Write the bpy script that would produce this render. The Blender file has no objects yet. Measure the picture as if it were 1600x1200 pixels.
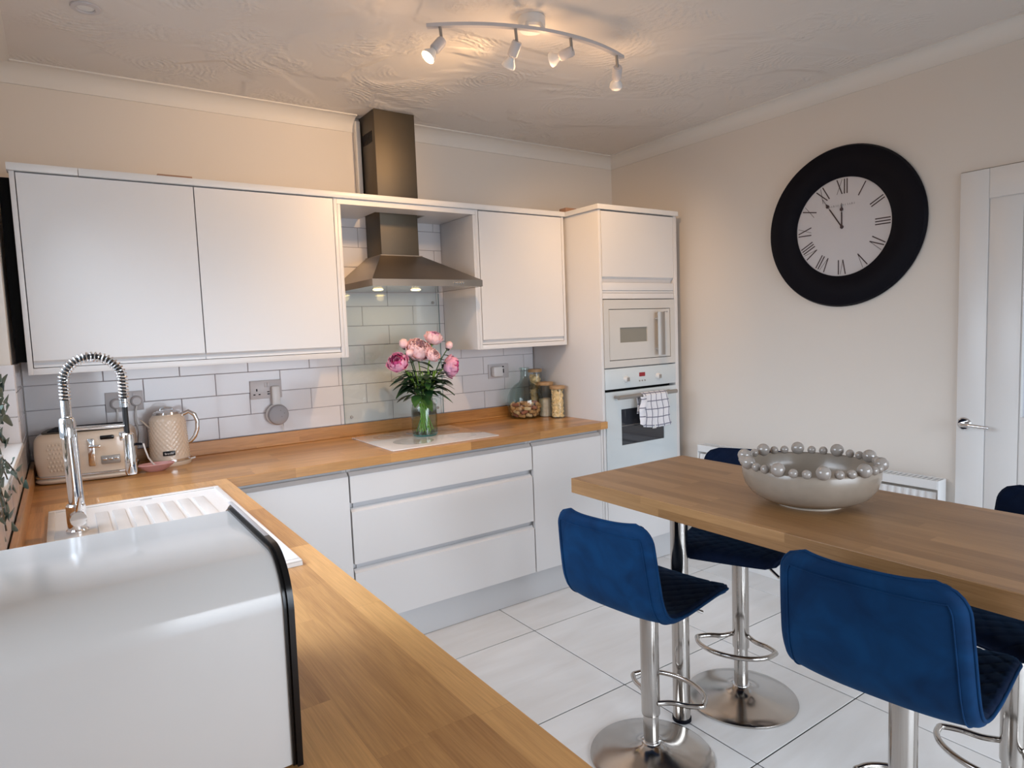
import bpy, bmesh, math, random
from mathutils import Vector, Matrix
random.seed(7)
PI = math.pi
scn = bpy.context.scene
C = scn.collection

# ------------------------------------------------------------ camera, world, light, exposure
cam_d = bpy.data.cameras.new('camera')
cam = bpy.data.objects.new('camera', cam_d); C.objects.link(cam)
Rv = Vector((0.8221330, -0.5680423, -0.0377517)); Uv = Vector((0.0781392, 0.0469088, 0.9958383)); Fv = Vector((0.5639074, 0.8216614, -0.0829516))
mw = Matrix((Rv, Uv, -Fv)).transposed().to_4x4()
mw.translation = Vector((0.14762, -3.35076, 1.44341))
cam.matrix_world = mw
cam_d.sensor_width = 36.0; cam_d.sensor_fit = 'HORIZONTAL'
cam_d.lens = 1022.984 * 36.0 / 1600.0
cam_d.clip_start = 0.02
scn.camera = cam
scn.view_settings.view_transform = 'Standard'
scn.view_settings.look = 'None'
scn.view_settings.gamma = 1.0
scn.view_settings.use_curve_mapping = False
scn.view_settings.exposure = 0.14

world = bpy.data.worlds.new('world'); scn.world = world; world.use_nodes = True
bg = world.node_tree.nodes['Background']
bg.inputs[0].default_value = (0.80, 0.90, 1.0, 1); bg.inputs[1].default_value = 0.55

def area(name, loc, rot, sx, sy, power, col):
    l = bpy.data.lights.new(name, 'AREA'); l.shape = 'RECTANGLE'; l.size = sx; l.size_y = sy
    l.energy = power; l.color = col
    o = bpy.data.objects.new(name, l); C.objects.link(o); o.location = loc; o.rotation_euler = rot
    return o
# daylight coming in through the sink window, plus an added fill from unseen rear doors
wd_ = area('window_daylight', (-0.22, -1.42, 1.62), (0, -PI/2+.62, 0), 1.0, 1.9, 14.5, (0.80, 0.89, 1.0)); wd_.data.spread = 1.5   # sky light slants down
pd_ = area('rear_daylight_fill', (1.75, -5.40, 1.10), (PI/2-.40, 0, 0), 2.6, 1.9, 38, (0.84, 0.91, 1.0)); pd_.data.spread = 1.6
SPOT_W = 31; HOOD_W = 0.6

# ------------------------------------------------------------ helpers
class M:
    """collects faces for one mesh"""
    def __init__(s): s.v = []; s.f = []; s.m = []
    def add(s, vs, fs, mi=0):
        b = len(s.v); s.v += [tuple(v) for v in vs]
        s.f += [tuple(i + b for i in f) for f in fs]; s.m += [mi] * len(fs)
        return s
    def box(s, x0, x1, y0, y1, z0, z1, bev=0.0, mi=0, seg=2, xf=None):
        bm = bmesh.new()
        bmesh.ops.create_cube(bm, size=1.0)
        for v in bm.verts:
            v.co = Vector(((x0+x1)/2 + v.co.x*(x1-x0), (y0+y1)/2 + v.co.y*(y1-y0), (z0+z1)/2 + v.co.z*(z1-z0)))
        if bev > 0:
            bev = min(bev, abs(x1-x0)*.49, abs(y1-y0)*.49, abs(z1-z0)*.49)
            bmesh.ops.bevel(bm, geom=list(bm.edges), offset=bev, segments=seg, profile=0.5, affect='EDGES')
        if xf is not None: bmesh.ops.transform(bm, matrix=xf, verts=bm.verts)
        bm.verts.index_update()
        s.add([v.co.copy() for v in bm.verts], [[v.index for v in f.verts] for f in bm.faces], mi)
        bm.free(); return s
    def tube(s, pts, r, n=12, closed=False, mi=0, caps=True):
        pts = [Vector(p) for p in pts]; k = len(pts)
        rs = r if isinstance(r, (list, tuple)) else [r]*k
        tang = []
        for i in range(k):
            a = pts[(i-1) % k] if (closed or i > 0) else pts[i]
            b = pts[(i+1) % k] if (closed or i < k-1) else pts[i]
            tang.append((b-a).normalized())
        up = Vector((0, 0, 1)) if abs(tang[0].z) < .9 else Vector((1, 0, 0))
        nrm = (up - tang[0]*up.dot(tang[0])).normalized()
        vs = []
        for i in range(k):
            if i: nrm = (nrm - tang[i]*nrm.dot(tang[i]));  nrm.normalize()
            bn = tang[i].cross(nrm)
            for j in range(n):
                a = 2*PI*j/n
                vs.append(pts[i] + (nrm*math.cos(a) + bn*math.sin(a))*rs[i])
        fs = []
        for i in range(k if closed else k-1):
            i2 = (i+1) % k
            for j in range(n):
                j2 = (j+1) % n
                fs.append((i*n+j, i*n+j2, i2*n+j2, i2*n+j))
        if caps and not closed:
            fs.append(tuple(range(n))[::-1]); fs.append(tuple((k-1)*n+j for j in range(n)))
        return s.add(vs, fs, mi)
    def lathe(s, prof, n=40, c=(0, 0, 0), xf=None, mi=0, close=False):
        """prof: (r, z) list; r=0 ends make poles"""
        vs = []; idx = []
        for r, z in prof:
            if r < 1e-6: idx.append([len(vs)]*n); vs.append(Vector((0, 0, z)))
            else:
                row = []
                for j in range(n):
                    a = 2*PI*j/n; row.append(len(vs)); vs.append(Vector((r*math.cos(a), r*math.sin(a), z)))
                idx.append(row)
        fs = []
        rng = range(len(prof)) if close else range(len(prof)-1)
        for i in rng:
            A = idx[i]; B = idx[(i+1) % len(prof)]
            for j in range(n):
                j2 = (j+1) % n
                q = [A[j], A[j2], B[j2], B[j]]
                u = []
                for t in q:
                    if t not in u: u.append(t)
                if len(u) > 2: fs.append(tuple(u))
        if xf is not None: vs = [xf @ v for v in vs]
        vs = [v + Vector(c) for v in vs]
        return s.add(vs, fs, mi)
    def disc(s, c, r, n=32, xf=None, h=0.0, mi=0):
        return s.lathe([(0, 0), (r, 0), (r, h), (0, h)] if h else [(0, 0), (r, 0)], n, c, xf, mi)
    def prism(s, poly, axis, a0, a1, mi=0):
        """extrude a 2D polygon along axis; poly coords are the other two axes in order"""
        def P(p, a):
            return {'x': (a, p[0], p[1]), 'y': (p[0], a, p[1]), 'z': (p[0], p[1], a)}[axis]
        n = len(poly)
        vs = [P(p, a0) for p in poly] + [P(p, a1) for p in poly]
        fs = [tuple(range(n)), tuple(range(2*n-1, n-1, -1))]
        for i in range(n): fs.append((i, (i+1) % n, n+(i+1) % n, n+i)[::-1])
        return s.add(vs, fs, mi)
    def cells(s, us, vs_, hole, a0, a1, axis='z', mi=0):
        """slab over a grid of cells with some left out: one clean shell"""
        nu, nv = len(us)-1, len(vs_)-1
        on = lambda i, j: 0 <= i < nu and 0 <= j < nv and not hole((us[i]+us[i+1])/2, (vs_[j]+vs_[j+1])/2)
        def P(u, v, a): return {'z': (u, v, a), 'x': (a, u, v), 'y': (u, a, v)}[axis]
        vmap = {}; V = []; F = []
        def vid(i, j, k):
            if (i, j, k) not in vmap:
                vmap[(i, j, k)] = len(V); V.append(P(us[i], vs_[j], (a0, a1)[k]))
            return vmap[(i, j, k)]
        for i in range(nu):
            for j in range(nv):
                if not on(i, j): continue
                F.append((vid(i, j, 1), vid(i+1, j, 1), vid(i+1, j+1, 1), vid(i, j+1, 1)))
                F.append((vid(i, j+1, 0), vid(i+1, j+1, 0), vid(i+1, j, 0), vid(i, j, 0)))
                if not on(i-1, j): F.append((vid(i, j+1, 0), vid(i, j, 0), vid(i, j, 1), vid(i, j+1, 1)))
                if not on(i+1, j): F.append((vid(i+1, j, 0), vid(i+1, j+1, 0), vid(i+1, j+1, 1), vid(i+1, j, 1)))
                if not on(i, j-1): F.append((vid(i, j, 0), vid(i+1, j, 0), vid(i+1, j, 1), vid(i, j, 1)))
                if not on(i, j+1): F.append((vid(i+1, j+1, 0), vid(i, j+1, 0), vid(i, j+1, 1), vid(i+1, j+1, 1)))
        return s.add(V, F, mi)
    def sheet(s, fn, nu, nv, thick=0.0, mi=0, closed_u=False):
        """fn(u,v)->Vector over 0..1; thick>0 makes a closed shell along normals"""
        g = [[Vector(fn(i/nu, j/nv)) for j in range(nv+1)] for i in range(nu+1)]
        W = nv+1
        vs = [g[i][j] for i in range(nu+1) for j in range(W)]
        fs = [(i*W+j, (i+1)*W+j, (i+1)*W+j+1, i*W+j+1) for i in range(nu) for j in range(nv)]
        if thick:
            nr = []
            for i in range(nu+1):
                for j in range(W):
                    a = g[min(i+1, nu)][j]-g[max(i-1, 0)][j]; b = g[i][min(j+1, nv)]-g[i][max(j-1, 0)]
                    c = a.cross(b); nr.append(c.normalized() if c.length > 1e-12 else Vector((0, 0, 1)))
            N = len(vs)
            vs = vs + [v - n*thick for v, n in zip(vs, nr)]
            fs = fs + [tuple(N+k for k in f[::-1]) for f in fs]
            bd = [(0, j) for j in range(nv)] + [(i, nv) for i in range(nu)] + [(nu, j) for j in range(nv, 0, -1)] + [(i, 0) for i in range(nu, 0, -1)]
            for k in range(len(bd)):
                a = bd[k][0]*W+bd[k][1]; b = bd[(k+1) % len(bd)][0]*W+bd[(k+1) % len(bd)][1]
                fs.append((b, a, a+N, b+N)[::-1])
        return s.add(vs, fs, mi)
    def xform(s, mtx, start=0):
        s.v = s.v[:start] + [tuple(mtx @ Vector(v)) for v in s.v[start:]]; return s

def world_loc(o):
    p = Vector((0, 0, 0))
    while o is not None: p += o.location; o = o.parent
    return p

def mesh_of(name, m, mats, off=(0, 0, 0), smooth=35):
    me = bpy.data.meshes.new(name)
    off = Vector(off)
    me.from_pydata([tuple(Vector(v)-off) for v in m.v], [], m.f)
    bm = bmesh.new(); bm.from_mesh(me)
    bmesh.ops.recalc_face_normals(bm, faces=bm.faces)
    bm.to_mesh(me); bm.free()
    if not isinstance(mats, (list, tuple)): mats = [mats]
    for x in mats: me.materials.append(x)
    if len(mats) > 1: me.polygons.foreach_set('material_index', m.m)
    if smooth:
        me.shade_smooth(); me.set_sharp_from_angle(angle=math.radians(smooth))
    me.update()
    return me

def part(name, m, mats, parent, local=False, label=None, smooth=35, kind=None):
    """child mesh; coordinates are world ones unless local"""
    off = (0, 0, 0) if local else world_loc(parent)
    o = bpy.data.objects.new(name, mesh_of(name, m, mats, off, smooth)); C.objects.link(o)
    o.parent = parent
    if label: o['label'] = label
    if kind: o['kind'] = kind
    return o

def solo(name, m, mats, label=None, cat=None, group=None, kind=None, smooth=35, loc=None):
    """top-level single mesh, coordinates in world space"""
    if loc is None:
        xs = [v[0] for v in m.v]; ys = [v[1] for v in m.v]; zs = [v[2] for v in m.v]
        loc = ((min(xs)+max(xs))/2, (min(ys)+max(ys))/2, min(zs))
    o = bpy.data.objects.new(name, mesh_of(name, m, mats, loc, smooth)); C.objects.link(o)
    o.location = loc
    tagp(o, label, cat, group, kind)
    return o

def tagp(o, label=None, cat=None, group=None, kind=None):
    if label: o['label'] = label
    if cat: o['category'] = cat
    if group: o['group'] = group
    if kind: o['kind'] = kind
    return o

def thing(name, loc, label, cat, group=None, rotz=0.0):
    o = bpy.data.objects.new(name, None); C.objects.link(o); o.empty_display_size = .05
    o.location = loc; o.rotation_euler = (0, 0, rotz)
    return tagp(o, label, cat, group)

def copy_tree(o, parent=None):
    c = o.copy(); C.objects.link(c); c.parent = parent
    for ch in list(o.children): copy_tree(ch, c)
    return c

def R4(axis, ang): return Matrix.Rotation(ang, 4, axis)
def T4(x, y, z): return Matrix.Translation((x, y, z))

def text_mesh(body, size, align='CENTER', extrude=0.0004):
    cu = bpy.data.curves.new('lettering', 'FONT'); cu.body = body; cu.size = size
    cu.align_x = align; cu.align_y = 'CENTER'; cu.extrude = extrude
    o = bpy.data.objects.new('lettering', cu); C.objects.link(o)
    dg = bpy.context.evaluated_depsgraph_get()
    me = bpy.data.meshes.new_from_object(o.evaluated_get(dg))
    m = M(); m.add([v.co.copy() for v in me.vertices], [list(p.vertices) for p in me.polygons])
    bpy.data.objects.remove(o); bpy.data.meshes.remove(me)
    return m

# ------------------------------------------------------------ materials
def nodes(name):
    mt = bpy.data.materials.new(name); mt.use_nodes = True
    nt = mt.node_tree; return mt, nt, nt.nodes['Principled BSDF']
def N(nt, t, **kw):
    n = nt.nodes.new(t)
    for k, v in kw.items(): setattr(n, k, v)
    return n
def mat(name, col, rough=0.5, metal=0.0, spec=0.5, coat=0.0, noise=0.0, nscale=8.0, bump=0.0, bscale=200.0, sheen=0.0, rvar=0.0, stretch=None):
    mt, nt, b = nodes(name)
    b.inputs['Base Color'].default_value = (*col, 1); b.inputs['Roughness'].default_value = rough
    b.inputs['Metallic'].default_value = metal; b.inputs['Specular IOR Level'].default_value = spec
    b.inputs['Coat Weight'].default_value = coat; b.inputs['Coat Roughness'].default_value = 0.05
    b.inputs['Sheen Weight'].default_value = sheen
    tc = N(nt, 'ShaderNodeTexCoord'); src = tc.outputs['Object']
    if stretch:
        mp = N(nt, 'ShaderNodeMapping'); mp.inputs['Scale'].default_value = stretch
        nt.links.new(src, mp.inputs[0]); src = mp.outputs[0]
    if noise > 0:
        nz = N(nt, 'ShaderNodeTexNoise'); nz.inputs['Scale'].default_value = nscale; nz.inputs['Detail'].default_value = 4
        nt.links.new(src, nz.inputs['Vector'])
        rp = N(nt, 'ShaderNodeMapRange'); rp.inputs[1].default_value = .3; rp.inputs[2].default_value = .7
        rp.inputs[3].default_value = 1-noise; rp.inputs[4].default_value = 1+noise
        nt.links.new(nz.outputs[0], rp.inputs[0])
        mx = N(nt, 'ShaderNodeVectorMath', operation='SCALE'); mx.inputs[0].default_value = col
        nt.links.new(rp.outputs[0], mx.inputs['Scale']); nt.links.new(mx.outputs[0], b.inputs['Base Color'])
        if rvar:
            rr = N(nt, 'ShaderNodeMapRange'); rr.inputs[1].default_value = .3; rr.inputs[2].default_value = .7
            rr.inputs[3].default_value = max(0, rough-rvar); rr.inputs[4].default_value = rough+rvar
            nt.links.new(nz.outputs[0], rr.inputs[0]); nt.links.new(rr.outputs[0], b.inputs['Roughness'])
    if bump > 0:
        nz = N(nt, 'ShaderNodeTexNoise'); nz.inputs['Scale'].default_value = bscale; nz.inputs['Detail'].default_value = 3
        nt.links.new(src, nz.inputs['Vector'])
        bp = N(nt, 'ShaderNodeBump'); bp.inputs['Strength'].default_value = bump; bp.inputs['Distance'].default_value = 0.002
        nt.links.new(nz.outputs[0], bp.inputs['Height']); nt.links.new(bp.outputs[0], b.inputs['Normal'])
    return mt

def wood(name, dark, light, along='x', rough=0.32, bw=0.42, bh=0.07, coat=0.15):
    """block oak: staves of random tone with streaked grain"""
    mt, nt, b = nodes(name)
    tc = N(nt, 'ShaderNodeTexCoord'); sp = N(nt, 'ShaderNodeSeparateXYZ'); nt.links.new(tc.outputs['Object'], sp.inputs[0])
    ad = N(nt, 'ShaderNodeMath', operation='ADD')
    cb = N(nt, 'ShaderNodeCombineXYZ')
    a, c = ('X', 'Y') if along == 'x' else ('Y', 'X')
    nt.links.new(sp.outputs[c], ad.inputs[0]); nt.links.new(sp.outputs['Z'], ad.inputs[1])
    nt.links.new(sp.outputs[a], cb.inputs[0]); nt.links.new(ad.outputs[0], cb.inputs[1])
    br = N(nt, 'ShaderNodeTexBrick'); br.offset = 0.37; br.offset_frequency = 2; br.squash = 1.35; br.squash_frequency = 3
    br.inputs['Color1'].default_value = (0, 0, 0, 1); br.inputs['Color2'].default_value = (1, 1, 1, 1); br.inputs['Mortar'].default_value = (.25, .25, .25, 1)
    br.inputs['Scale'].default_value = 1.0; br.inputs['Mortar Size'].default_value = 0.0004; br.inputs['Mortar Smooth'].default_value = 0.2
    br.inputs['Brick Width'].default_value = bw; br.inputs['Row Height'].default_value = bh
    nt.links.new(cb.outputs[0], br.inputs['Vector'])
    # grain, shifted per stave
    sc = N(nt, 'ShaderNodeVectorMath', operation='SCALE'); sc.inputs['Scale'].default_value = 7.3
    nt.links.new(br.outputs['Color'], sc.inputs[0])
    av = N(nt, 'ShaderNodeVectorMath', operation='ADD'); nt.links.new(cb.outputs[0], av.inputs[0]); nt.links.new(sc.outputs[0], av.inputs[1])
    mp = N(nt, 'ShaderNodeMapping'); mp.inputs['Scale'].default_value = (2.2, 26, 3); nt.links.new(av.outputs[0], mp.inputs[0])
    nz = N(nt, 'ShaderNodeTexNoise'); nz.inputs['Scale'].default_value = 2.2; nz.inputs['Detail'].default_value = 6; nz.inputs['Roughness'].default_value = .62; nz.inputs['Distortion'].default_value = .5
    nt.links.new(mp.outputs[0], nz.inputs['Vector'])
    mp2 = N(nt, 'ShaderNodeMapping'); mp2.inputs['Scale'].default_value = (8, 260, 8); nt.links.new(av.outputs[0], mp2.inputs[0])
    n2 = N(nt, 'ShaderNodeTexNoise'); n2.inputs['Scale'].default_value = 1.4; n2.inputs['Detail'].default_value = 2
    nt.links.new(mp2.outputs[0], n2.inputs['Vector'])
    m1 = N(nt, 'ShaderNodeMath', operation='MULTIPLY_ADD'); nt.links.new(br.outputs['Color'], m1.inputs[0]); m1.inputs[1].default_value = .48
    m2 = N(nt, 'ShaderNodeMath', operation='MULTIPLY'); nt.links.new(nz.outputs[0], m2.inputs[0]); m2.inputs[1].default_value = .75
    nt.links.new(m2.outputs[0], m1.inputs[2])
    m3 = N(nt, 'ShaderNodeMath', operation='MULTIPLY_ADD'); nt.links.new(n2.outputs[0], m3.inputs[0]); m3.inputs[1].default_value = .46; nt.links.new(m1.outputs[0], m3.inputs[2])
    rp = N(nt, 'ShaderNodeMapRange'); rp.inputs[1].default_value = .42; rp.inputs[2].default_value = 1.18; nt.links.new(m3.outputs[0], rp.inputs[0])
    mx = N(nt, 'ShaderNodeMix', data_type='RGBA'); mx.inputs[6].default_value = (*dark, 1); mx.inputs[7].default_value = (*light, 1)
    nt.links.new(rp.outputs[0], mx.inputs[0]); nt.links.new(mx.outputs[2], b.inputs['Base Color'])
    b.inputs['Roughness'].default_value = rough; b.inputs['Coat Weight'].default_value = coat; b.inputs['Coat Roughness'].default_value = .12
    bp = N(nt, 'ShaderNodeBump'); bp.inputs['Strength'].default_value = .12; bp.inputs['Distance'].default_value = .0015
    nt.links.new(n2.outputs[0], bp.inputs['Height']); nt.links.new(bp.outputs[0], b.inputs['Normal'])
    return mt

def glass(name, tint, rough=0.0, ior=1.45, refl=1.0):
    """clear glass as transparent + fresnel gloss (keeps the light going through)"""
    mt = bpy.data.materials.new(name); mt.use_nodes = True; nt = mt.node_tree; nt.nodes.clear()
    out = N(nt, 'ShaderNodeOutputMaterial'); tr = N(nt, 'ShaderNodeBsdfTransparent'); gl = N(nt, 'ShaderNodeBsdfGlossy')
    tr.inputs[0].default_value = (*tint, 1); gl.inputs['Roughness'].default_value = rough
    lw = N(nt, 'ShaderNodeFresnel'); ge = N(nt, 'ShaderNodeNewGeometry'); mr = N(nt, 'ShaderNodeMapRange')
    mr.inputs[3].default_value = ior; mr.inputs[4].default_value = 1/ior
    nt.links.new(ge.outputs['Backfacing'], mr.inputs[0]); nt.links.new(mr.outputs[0], lw.inputs[0])
    ml = N(nt, 'ShaderNodeMath', operation='MULTIPLY'); ml.inputs[1].default_value = refl; nt.links.new(lw.outputs[0], ml.inputs[0])
    mx = N(nt, 'ShaderNodeMixShader'); nt.links.new(ml.outputs[0], mx.inputs[0]); nt.links.new(tr.outputs[0], mx.inputs[1]); nt.links.new(gl.outputs[0], mx.inputs[2])
    nt.links.new(mx.outputs[0], out.inputs[0]); return mt

def emis(name, col, st):
    mt, nt, b = nodes(name); b.inputs['Base Color'].default_value = (*col, 1)
    b.inputs['Emission Color'].default_value = (*col, 1); b.inputs['Emission Strength'].default_value = st; return mt

def ceiling_mat():
    mt, nt, b = nodes('artex_plaster')
    b.inputs['Base Color'].default_value = (.76, .715, .675, 1); b.inputs['Roughness'].default_value = .6
    tc = N(nt, 'ShaderNodeTexCoord')
    n1 = N(nt, 'ShaderNodeTexNoise'); n1.inputs['Scale'].default_value = 1.6; n1.inputs['Detail'].default_value = 3; n1.inputs['Distortion'].default_value = 1.0
    nt.links.new(tc.outputs['Object'], n1.inputs['Vector'])
    r1 = N(nt, 'ShaderNodeMapRange'); r1.interpolation_type = 'SMOOTHSTEP'; r1.inputs[1].default_value = .46; r1.inputs[2].default_value = .56; nt.links.new(n1.outputs[0], r1.inputs[0])
    v = N(nt, 'ShaderNodeTexVoronoi'); v.inputs['Scale'].default_value = 3.2; v.inputs['Randomness'].default_value = 1; nt.links.new(tc.outputs['Object'], v.inputs['Vector'])
    # combed fans: rings about each voronoi centre, drawn only in some patches
    mm = N(nt, 'ShaderNodeMath', operation='MULTIPLY'); mm.inputs[1].default_value = 90; nt.links.new(v.outputs['Distance'], mm.inputs[0])
    n2 = N(nt, 'ShaderNodeTexNoise'); n2.inputs['Scale'].default_value = 30; n2.inputs['Detail'].default_value = 3; nt.links.new(tc.outputs['Object'], n2.inputs['Vector'])
    ma = N(nt, 'ShaderNodeMath', operation='MULTIPLY_ADD'); nt.links.new(n2.outputs[0], ma.inputs[0]); ma.inputs[1].default_value = 6; nt.links.new(mm.outputs[0], ma.inputs[2])
    sn = N(nt, 'ShaderNodeMath', operation='SINE'); nt.links.new(ma.outputs[0], sn.inputs[0])
    n3 = N(nt, 'ShaderNodeTexNoise'); n3.inputs['Scale'].default_value = 3.1; nt.links.new(tc.outputs['Object'], n3.inputs['Vector'])
    r3 = N(nt, 'ShaderNodeMapRange'); r3.inputs[1].default_value = .48; r3.inputs[2].default_value = .58; nt.links.new(n3.outputs[0], r3.inputs[0])
    pm = N(nt, 'ShaderNodeMath', operation='MULTIPLY'); nt.links.new(sn.outputs[0], pm.inputs[0]); nt.links.new(r3.outputs[0], pm.inputs[1])
    pa = N(nt, 'ShaderNodeMath', operation='MULTIPLY_ADD'); nt.links.new(pm.outputs[0], pa.inputs[0]); pa.inputs[1].default_value = .13; nt.links.new(r1.outputs[0], pa.inputs[2])
    n4 = N(nt, 'ShaderNodeTexNoise'); n4.inputs['Scale'].default_value = 42; n4.inputs['Detail'].default_value = 2; nt.links.new(tc.outputs['Object'], n4.inputs['Vector'])
    n5 = N(nt, 'ShaderNodeMath', operation='MULTIPLY'); nt.links.new(n4.outputs[0], n5.inputs[0]); nt.links.new(r3.outputs[0], n5.inputs[1])
    pb = N(nt, 'ShaderNodeMath', operation='MULTIPLY_ADD'); nt.links.new(n5.outputs[0], pb.inputs[0]); pb.inputs[1].default_value = 1.1; nt.links.new(pa.outputs[0], pb.inputs[2])
    bp = N(nt, 'ShaderNodeBump'); bp.inputs['Strength'].default_value = 1.0; bp.inputs['Distance'].default_value = .006
    nt.links.new(pb.outputs[0], bp.inputs['Height']); nt.links.new(bp.outputs[0], b.inputs['Normal'])
    return mt

def floor_tile_mat():
    mt, nt, b = nodes('porcelain_floor')
    tc = N(nt, 'ShaderNodeTexCoord'); oi = N(nt, 'ShaderNodeObjectInfo')
    sc = N(nt, 'ShaderNodeMath', operation='MULTIPLY'); sc.inputs[1].default_value = 40; nt.links.new(oi.outputs['Random'], sc.inputs[0])
    mp = N(nt, 'ShaderNodeMapping'); mp.inputs['Scale'].default_value = (1.2, 6, 1); nt.links.new(tc.outputs['Object'], mp.inputs[0]); nt.links.new(sc.outputs[0], mp.inputs['Location'])
    nz = N(nt, 'ShaderNodeTexNoise'); nz.inputs['Scale'].default_value = 1.5; nz.inputs['Detail'].default_value = 4; nz.inputs['Distortion'].default_value = .6
    nt.links.new(mp.outputs[0], nz.inputs['Vector'])
    rp = N(nt, 'ShaderNodeMapRange'); rp.inputs[1].default_value = .35; rp.inputs[2].default_value = .75; nt.links.new(nz.outputs[0], rp.inputs[0])
    mx = N(nt, 'ShaderNodeMix', data_type='RGBA'); mx.inputs[6].default_value = (.84, .83, .82, 1); mx.inputs[7].default_value = (.74, .715, .69, 1)
    nt.links.new(rp.outputs[0], mx.inputs[0]); nt.links.new(mx.outputs[2], b.inputs['Base Color'])
    b.inputs['Roughness'].default_value = .2; return mt

def towel_mat():
    mt, nt, b = nodes('checked_towel')
    tc = N(nt, 'ShaderNodeTexCoord'); uv = N(nt, 'ShaderNodeSeparateXYZ'); nt.links.new(tc.outputs['UV'], uv.inputs[0])
    outs = []
    for ch in ('X', 'Y'):
        m = N(nt, 'ShaderNodeMath', operation='MODULO'); m.inputs[1].default_value = 1.0; nt.links.new(uv.outputs[ch], m.inputs[0])
        s = N(nt, 'ShaderNodeMath', operation='SUBTRACT'); s.inputs[1].default_value = .5; nt.links.new(m.outputs[0], s.inputs[0])
        a = N(nt, 'ShaderNodeMath', operation='ABSOLUTE'); nt.links.new(s.outputs[0], a.inputs[0])
        l = N(nt, 'ShaderNodeMath', operation='LESS_THAN'); l.inputs[1].default_value = .055; nt.links.new(a.outputs[0], l.inputs[0]); outs.append(l)
    mxm = N(nt, 'ShaderNodeMath', operation='MAXIMUM'); nt.links.new(outs[0].outputs[0], mxm.inputs[0]); nt.links.new(outs[1].outputs[0], mxm.inputs[1])
    mx = N(nt, 'ShaderNodeMix', data_type='RGBA'); mx.inputs[6].default_value = (.80, .79, .83, 1); mx.inputs[7].default_value = (.16, .16, .22, 1)
    nt.links.new(mxm.outputs[0], mx.inputs[0]); nt.links.new(mx.outputs[2], b.inputs['Base Color']); b.inputs['Roughness'].default_value = .9
    return mt

def velvet(name, col, col2):
    mt, nt, b = nodes(name)
    tc = N(nt, 'ShaderNodeTexCoord'); nz = N(nt, 'ShaderNodeTexNoise'); nz.inputs['Scale'].default_value = 9; nz.inputs['Detail'].default_value = 5; nz.inputs['Distortion'].default_value = 1
    nt.links.new(tc.outputs['Object'], nz.inputs['Vector'])
    rp = N(nt, 'ShaderNodeMapRange'); rp.inputs[1].default_value = .35; rp.inputs[2].default_value = .68; nt.links.new(nz.outputs[0], rp.inputs[0])
    mx = N(nt, 'ShaderNodeMix', data_type='RGBA'); mx.inputs[6].default_value = (*col, 1); mx.inputs[7].default_value = (*col2, 1)
    nt.links.new(rp.outputs[0], mx.inputs[0]); nt.links.new(mx.outputs[2], b.inputs['Base Color'])
    b.inputs['Roughness'].default_value = .8; b.inputs['Specular IOR Level'].default_value = .15
    b.inputs['Sheen Weight'].default_value = .14; b.inputs['Sheen Roughness'].default_value = .4; b.inputs['Sheen Tint'].default_value = (.05, .25, .55, 1)
    return mt

WALL = mat('wall_paint', (.78, .725, .665), .75, bump=.05, bscale=60)
CEIL = ceiling_mat()
COVE = mat('cornice_paint', (.80, .765, .72), .6)
WHITE = mat('white_gloss_wood', (.80, .79, .78), .3)
CAB = mat('white_cabinet', (.765, .75, .745), .33)
CABIN = mat('cabinet_rail', (.60, .60, .62), .45)
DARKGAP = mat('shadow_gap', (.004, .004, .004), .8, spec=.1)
GREYP = mat('plinth_grey', (.66, .655, .66), .5)
TILE = mat('wall_tile_glaze', (.74, .72, .735), .16, coat=.3, bump=.04, bscale=14)
GROUT = mat('wall_grout', (.36, .33, .36), .9)
FGROUT = mat('floor_grout', (.03, .028, .028), .9)
FTILE = floor_tile_mat()
OAKX = wood('oak_worktop_x', (.30, .130, .034), (.66, .34, .115), 'x')
OAKY = wood('oak_worktop_y', (.36, .165, .050), (.76, .42, .155), 'y', bw=.46, bh=.075)
OAKT = wood('oak_table_y', (.22, .108, .040), (.41, .225, .095), 'y', rough=.4, bw=.5, bh=.045, coat=.05)
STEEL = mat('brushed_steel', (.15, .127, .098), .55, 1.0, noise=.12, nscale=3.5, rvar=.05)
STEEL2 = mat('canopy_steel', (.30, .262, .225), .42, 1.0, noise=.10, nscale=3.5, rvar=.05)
CHROME = mat('chrome', (.78, .78, .79), .07, 1.0)
NICKEL = mat('satin_nickel', (.52, .49, .46), .17, 1.0, noise=.08, nscale=4, rvar=.04)
BLACK = mat('black_gloss', (.004, .004, .005), .2, spec=.4)
BLACKM = mat('black_matt', (.003, .003, .007), .5, spec=.12)
RUBBER = mat('black_rubber', (.012, .012, .014), .5)
GLOSSW = mat('white_gloss_enamel', (.78, .765, .75), .13, coat=.0, noise=.02, nscale=3)
WPLAS = mat('white_plastic', (.78, .77, .76), .35)
SOCK = mat('socket_plastic', (.60, .57, .575), .35)
CREAM = mat('cream_enamel', (.72, .60, .48), .2, coat=.4)
GREYH = mat('warm_grey_metal', (.34, .315, .29), .4, .4)
OVENW = mat('oven_white_glass', (.66, .715, .735), .08, coat=.5)
MICRO = mat('microwave_white', (.66, .635, .60), .3)
OVENG = mat('oven_dark_glass', (.03, .032, .04), .05, spec=.8)
MICG = mat('microwave_glass', (.27, .255, .215), .12)
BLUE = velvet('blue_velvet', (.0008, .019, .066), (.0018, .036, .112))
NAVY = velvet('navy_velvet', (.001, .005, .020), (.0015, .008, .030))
GLZ = mat('taupe_glaze', (.30, .25, .20), .24, coat=.15, noise=.10, nscale=14)
BEADG = mat('taupe_bead_glaze', (.33, .295, .265), .10, coat=.6, noise=.06, nscale=30)
COMP = mat('white_composite', (.80, .79, .785), .25, noise=.01)
PINKD = mat('pink_ceramic', (.62, .33, .32), .3)
LEAFD = mat('dark_leaf', (.010, .036, .012), .4, noise=.4, nscale=20)
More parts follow.
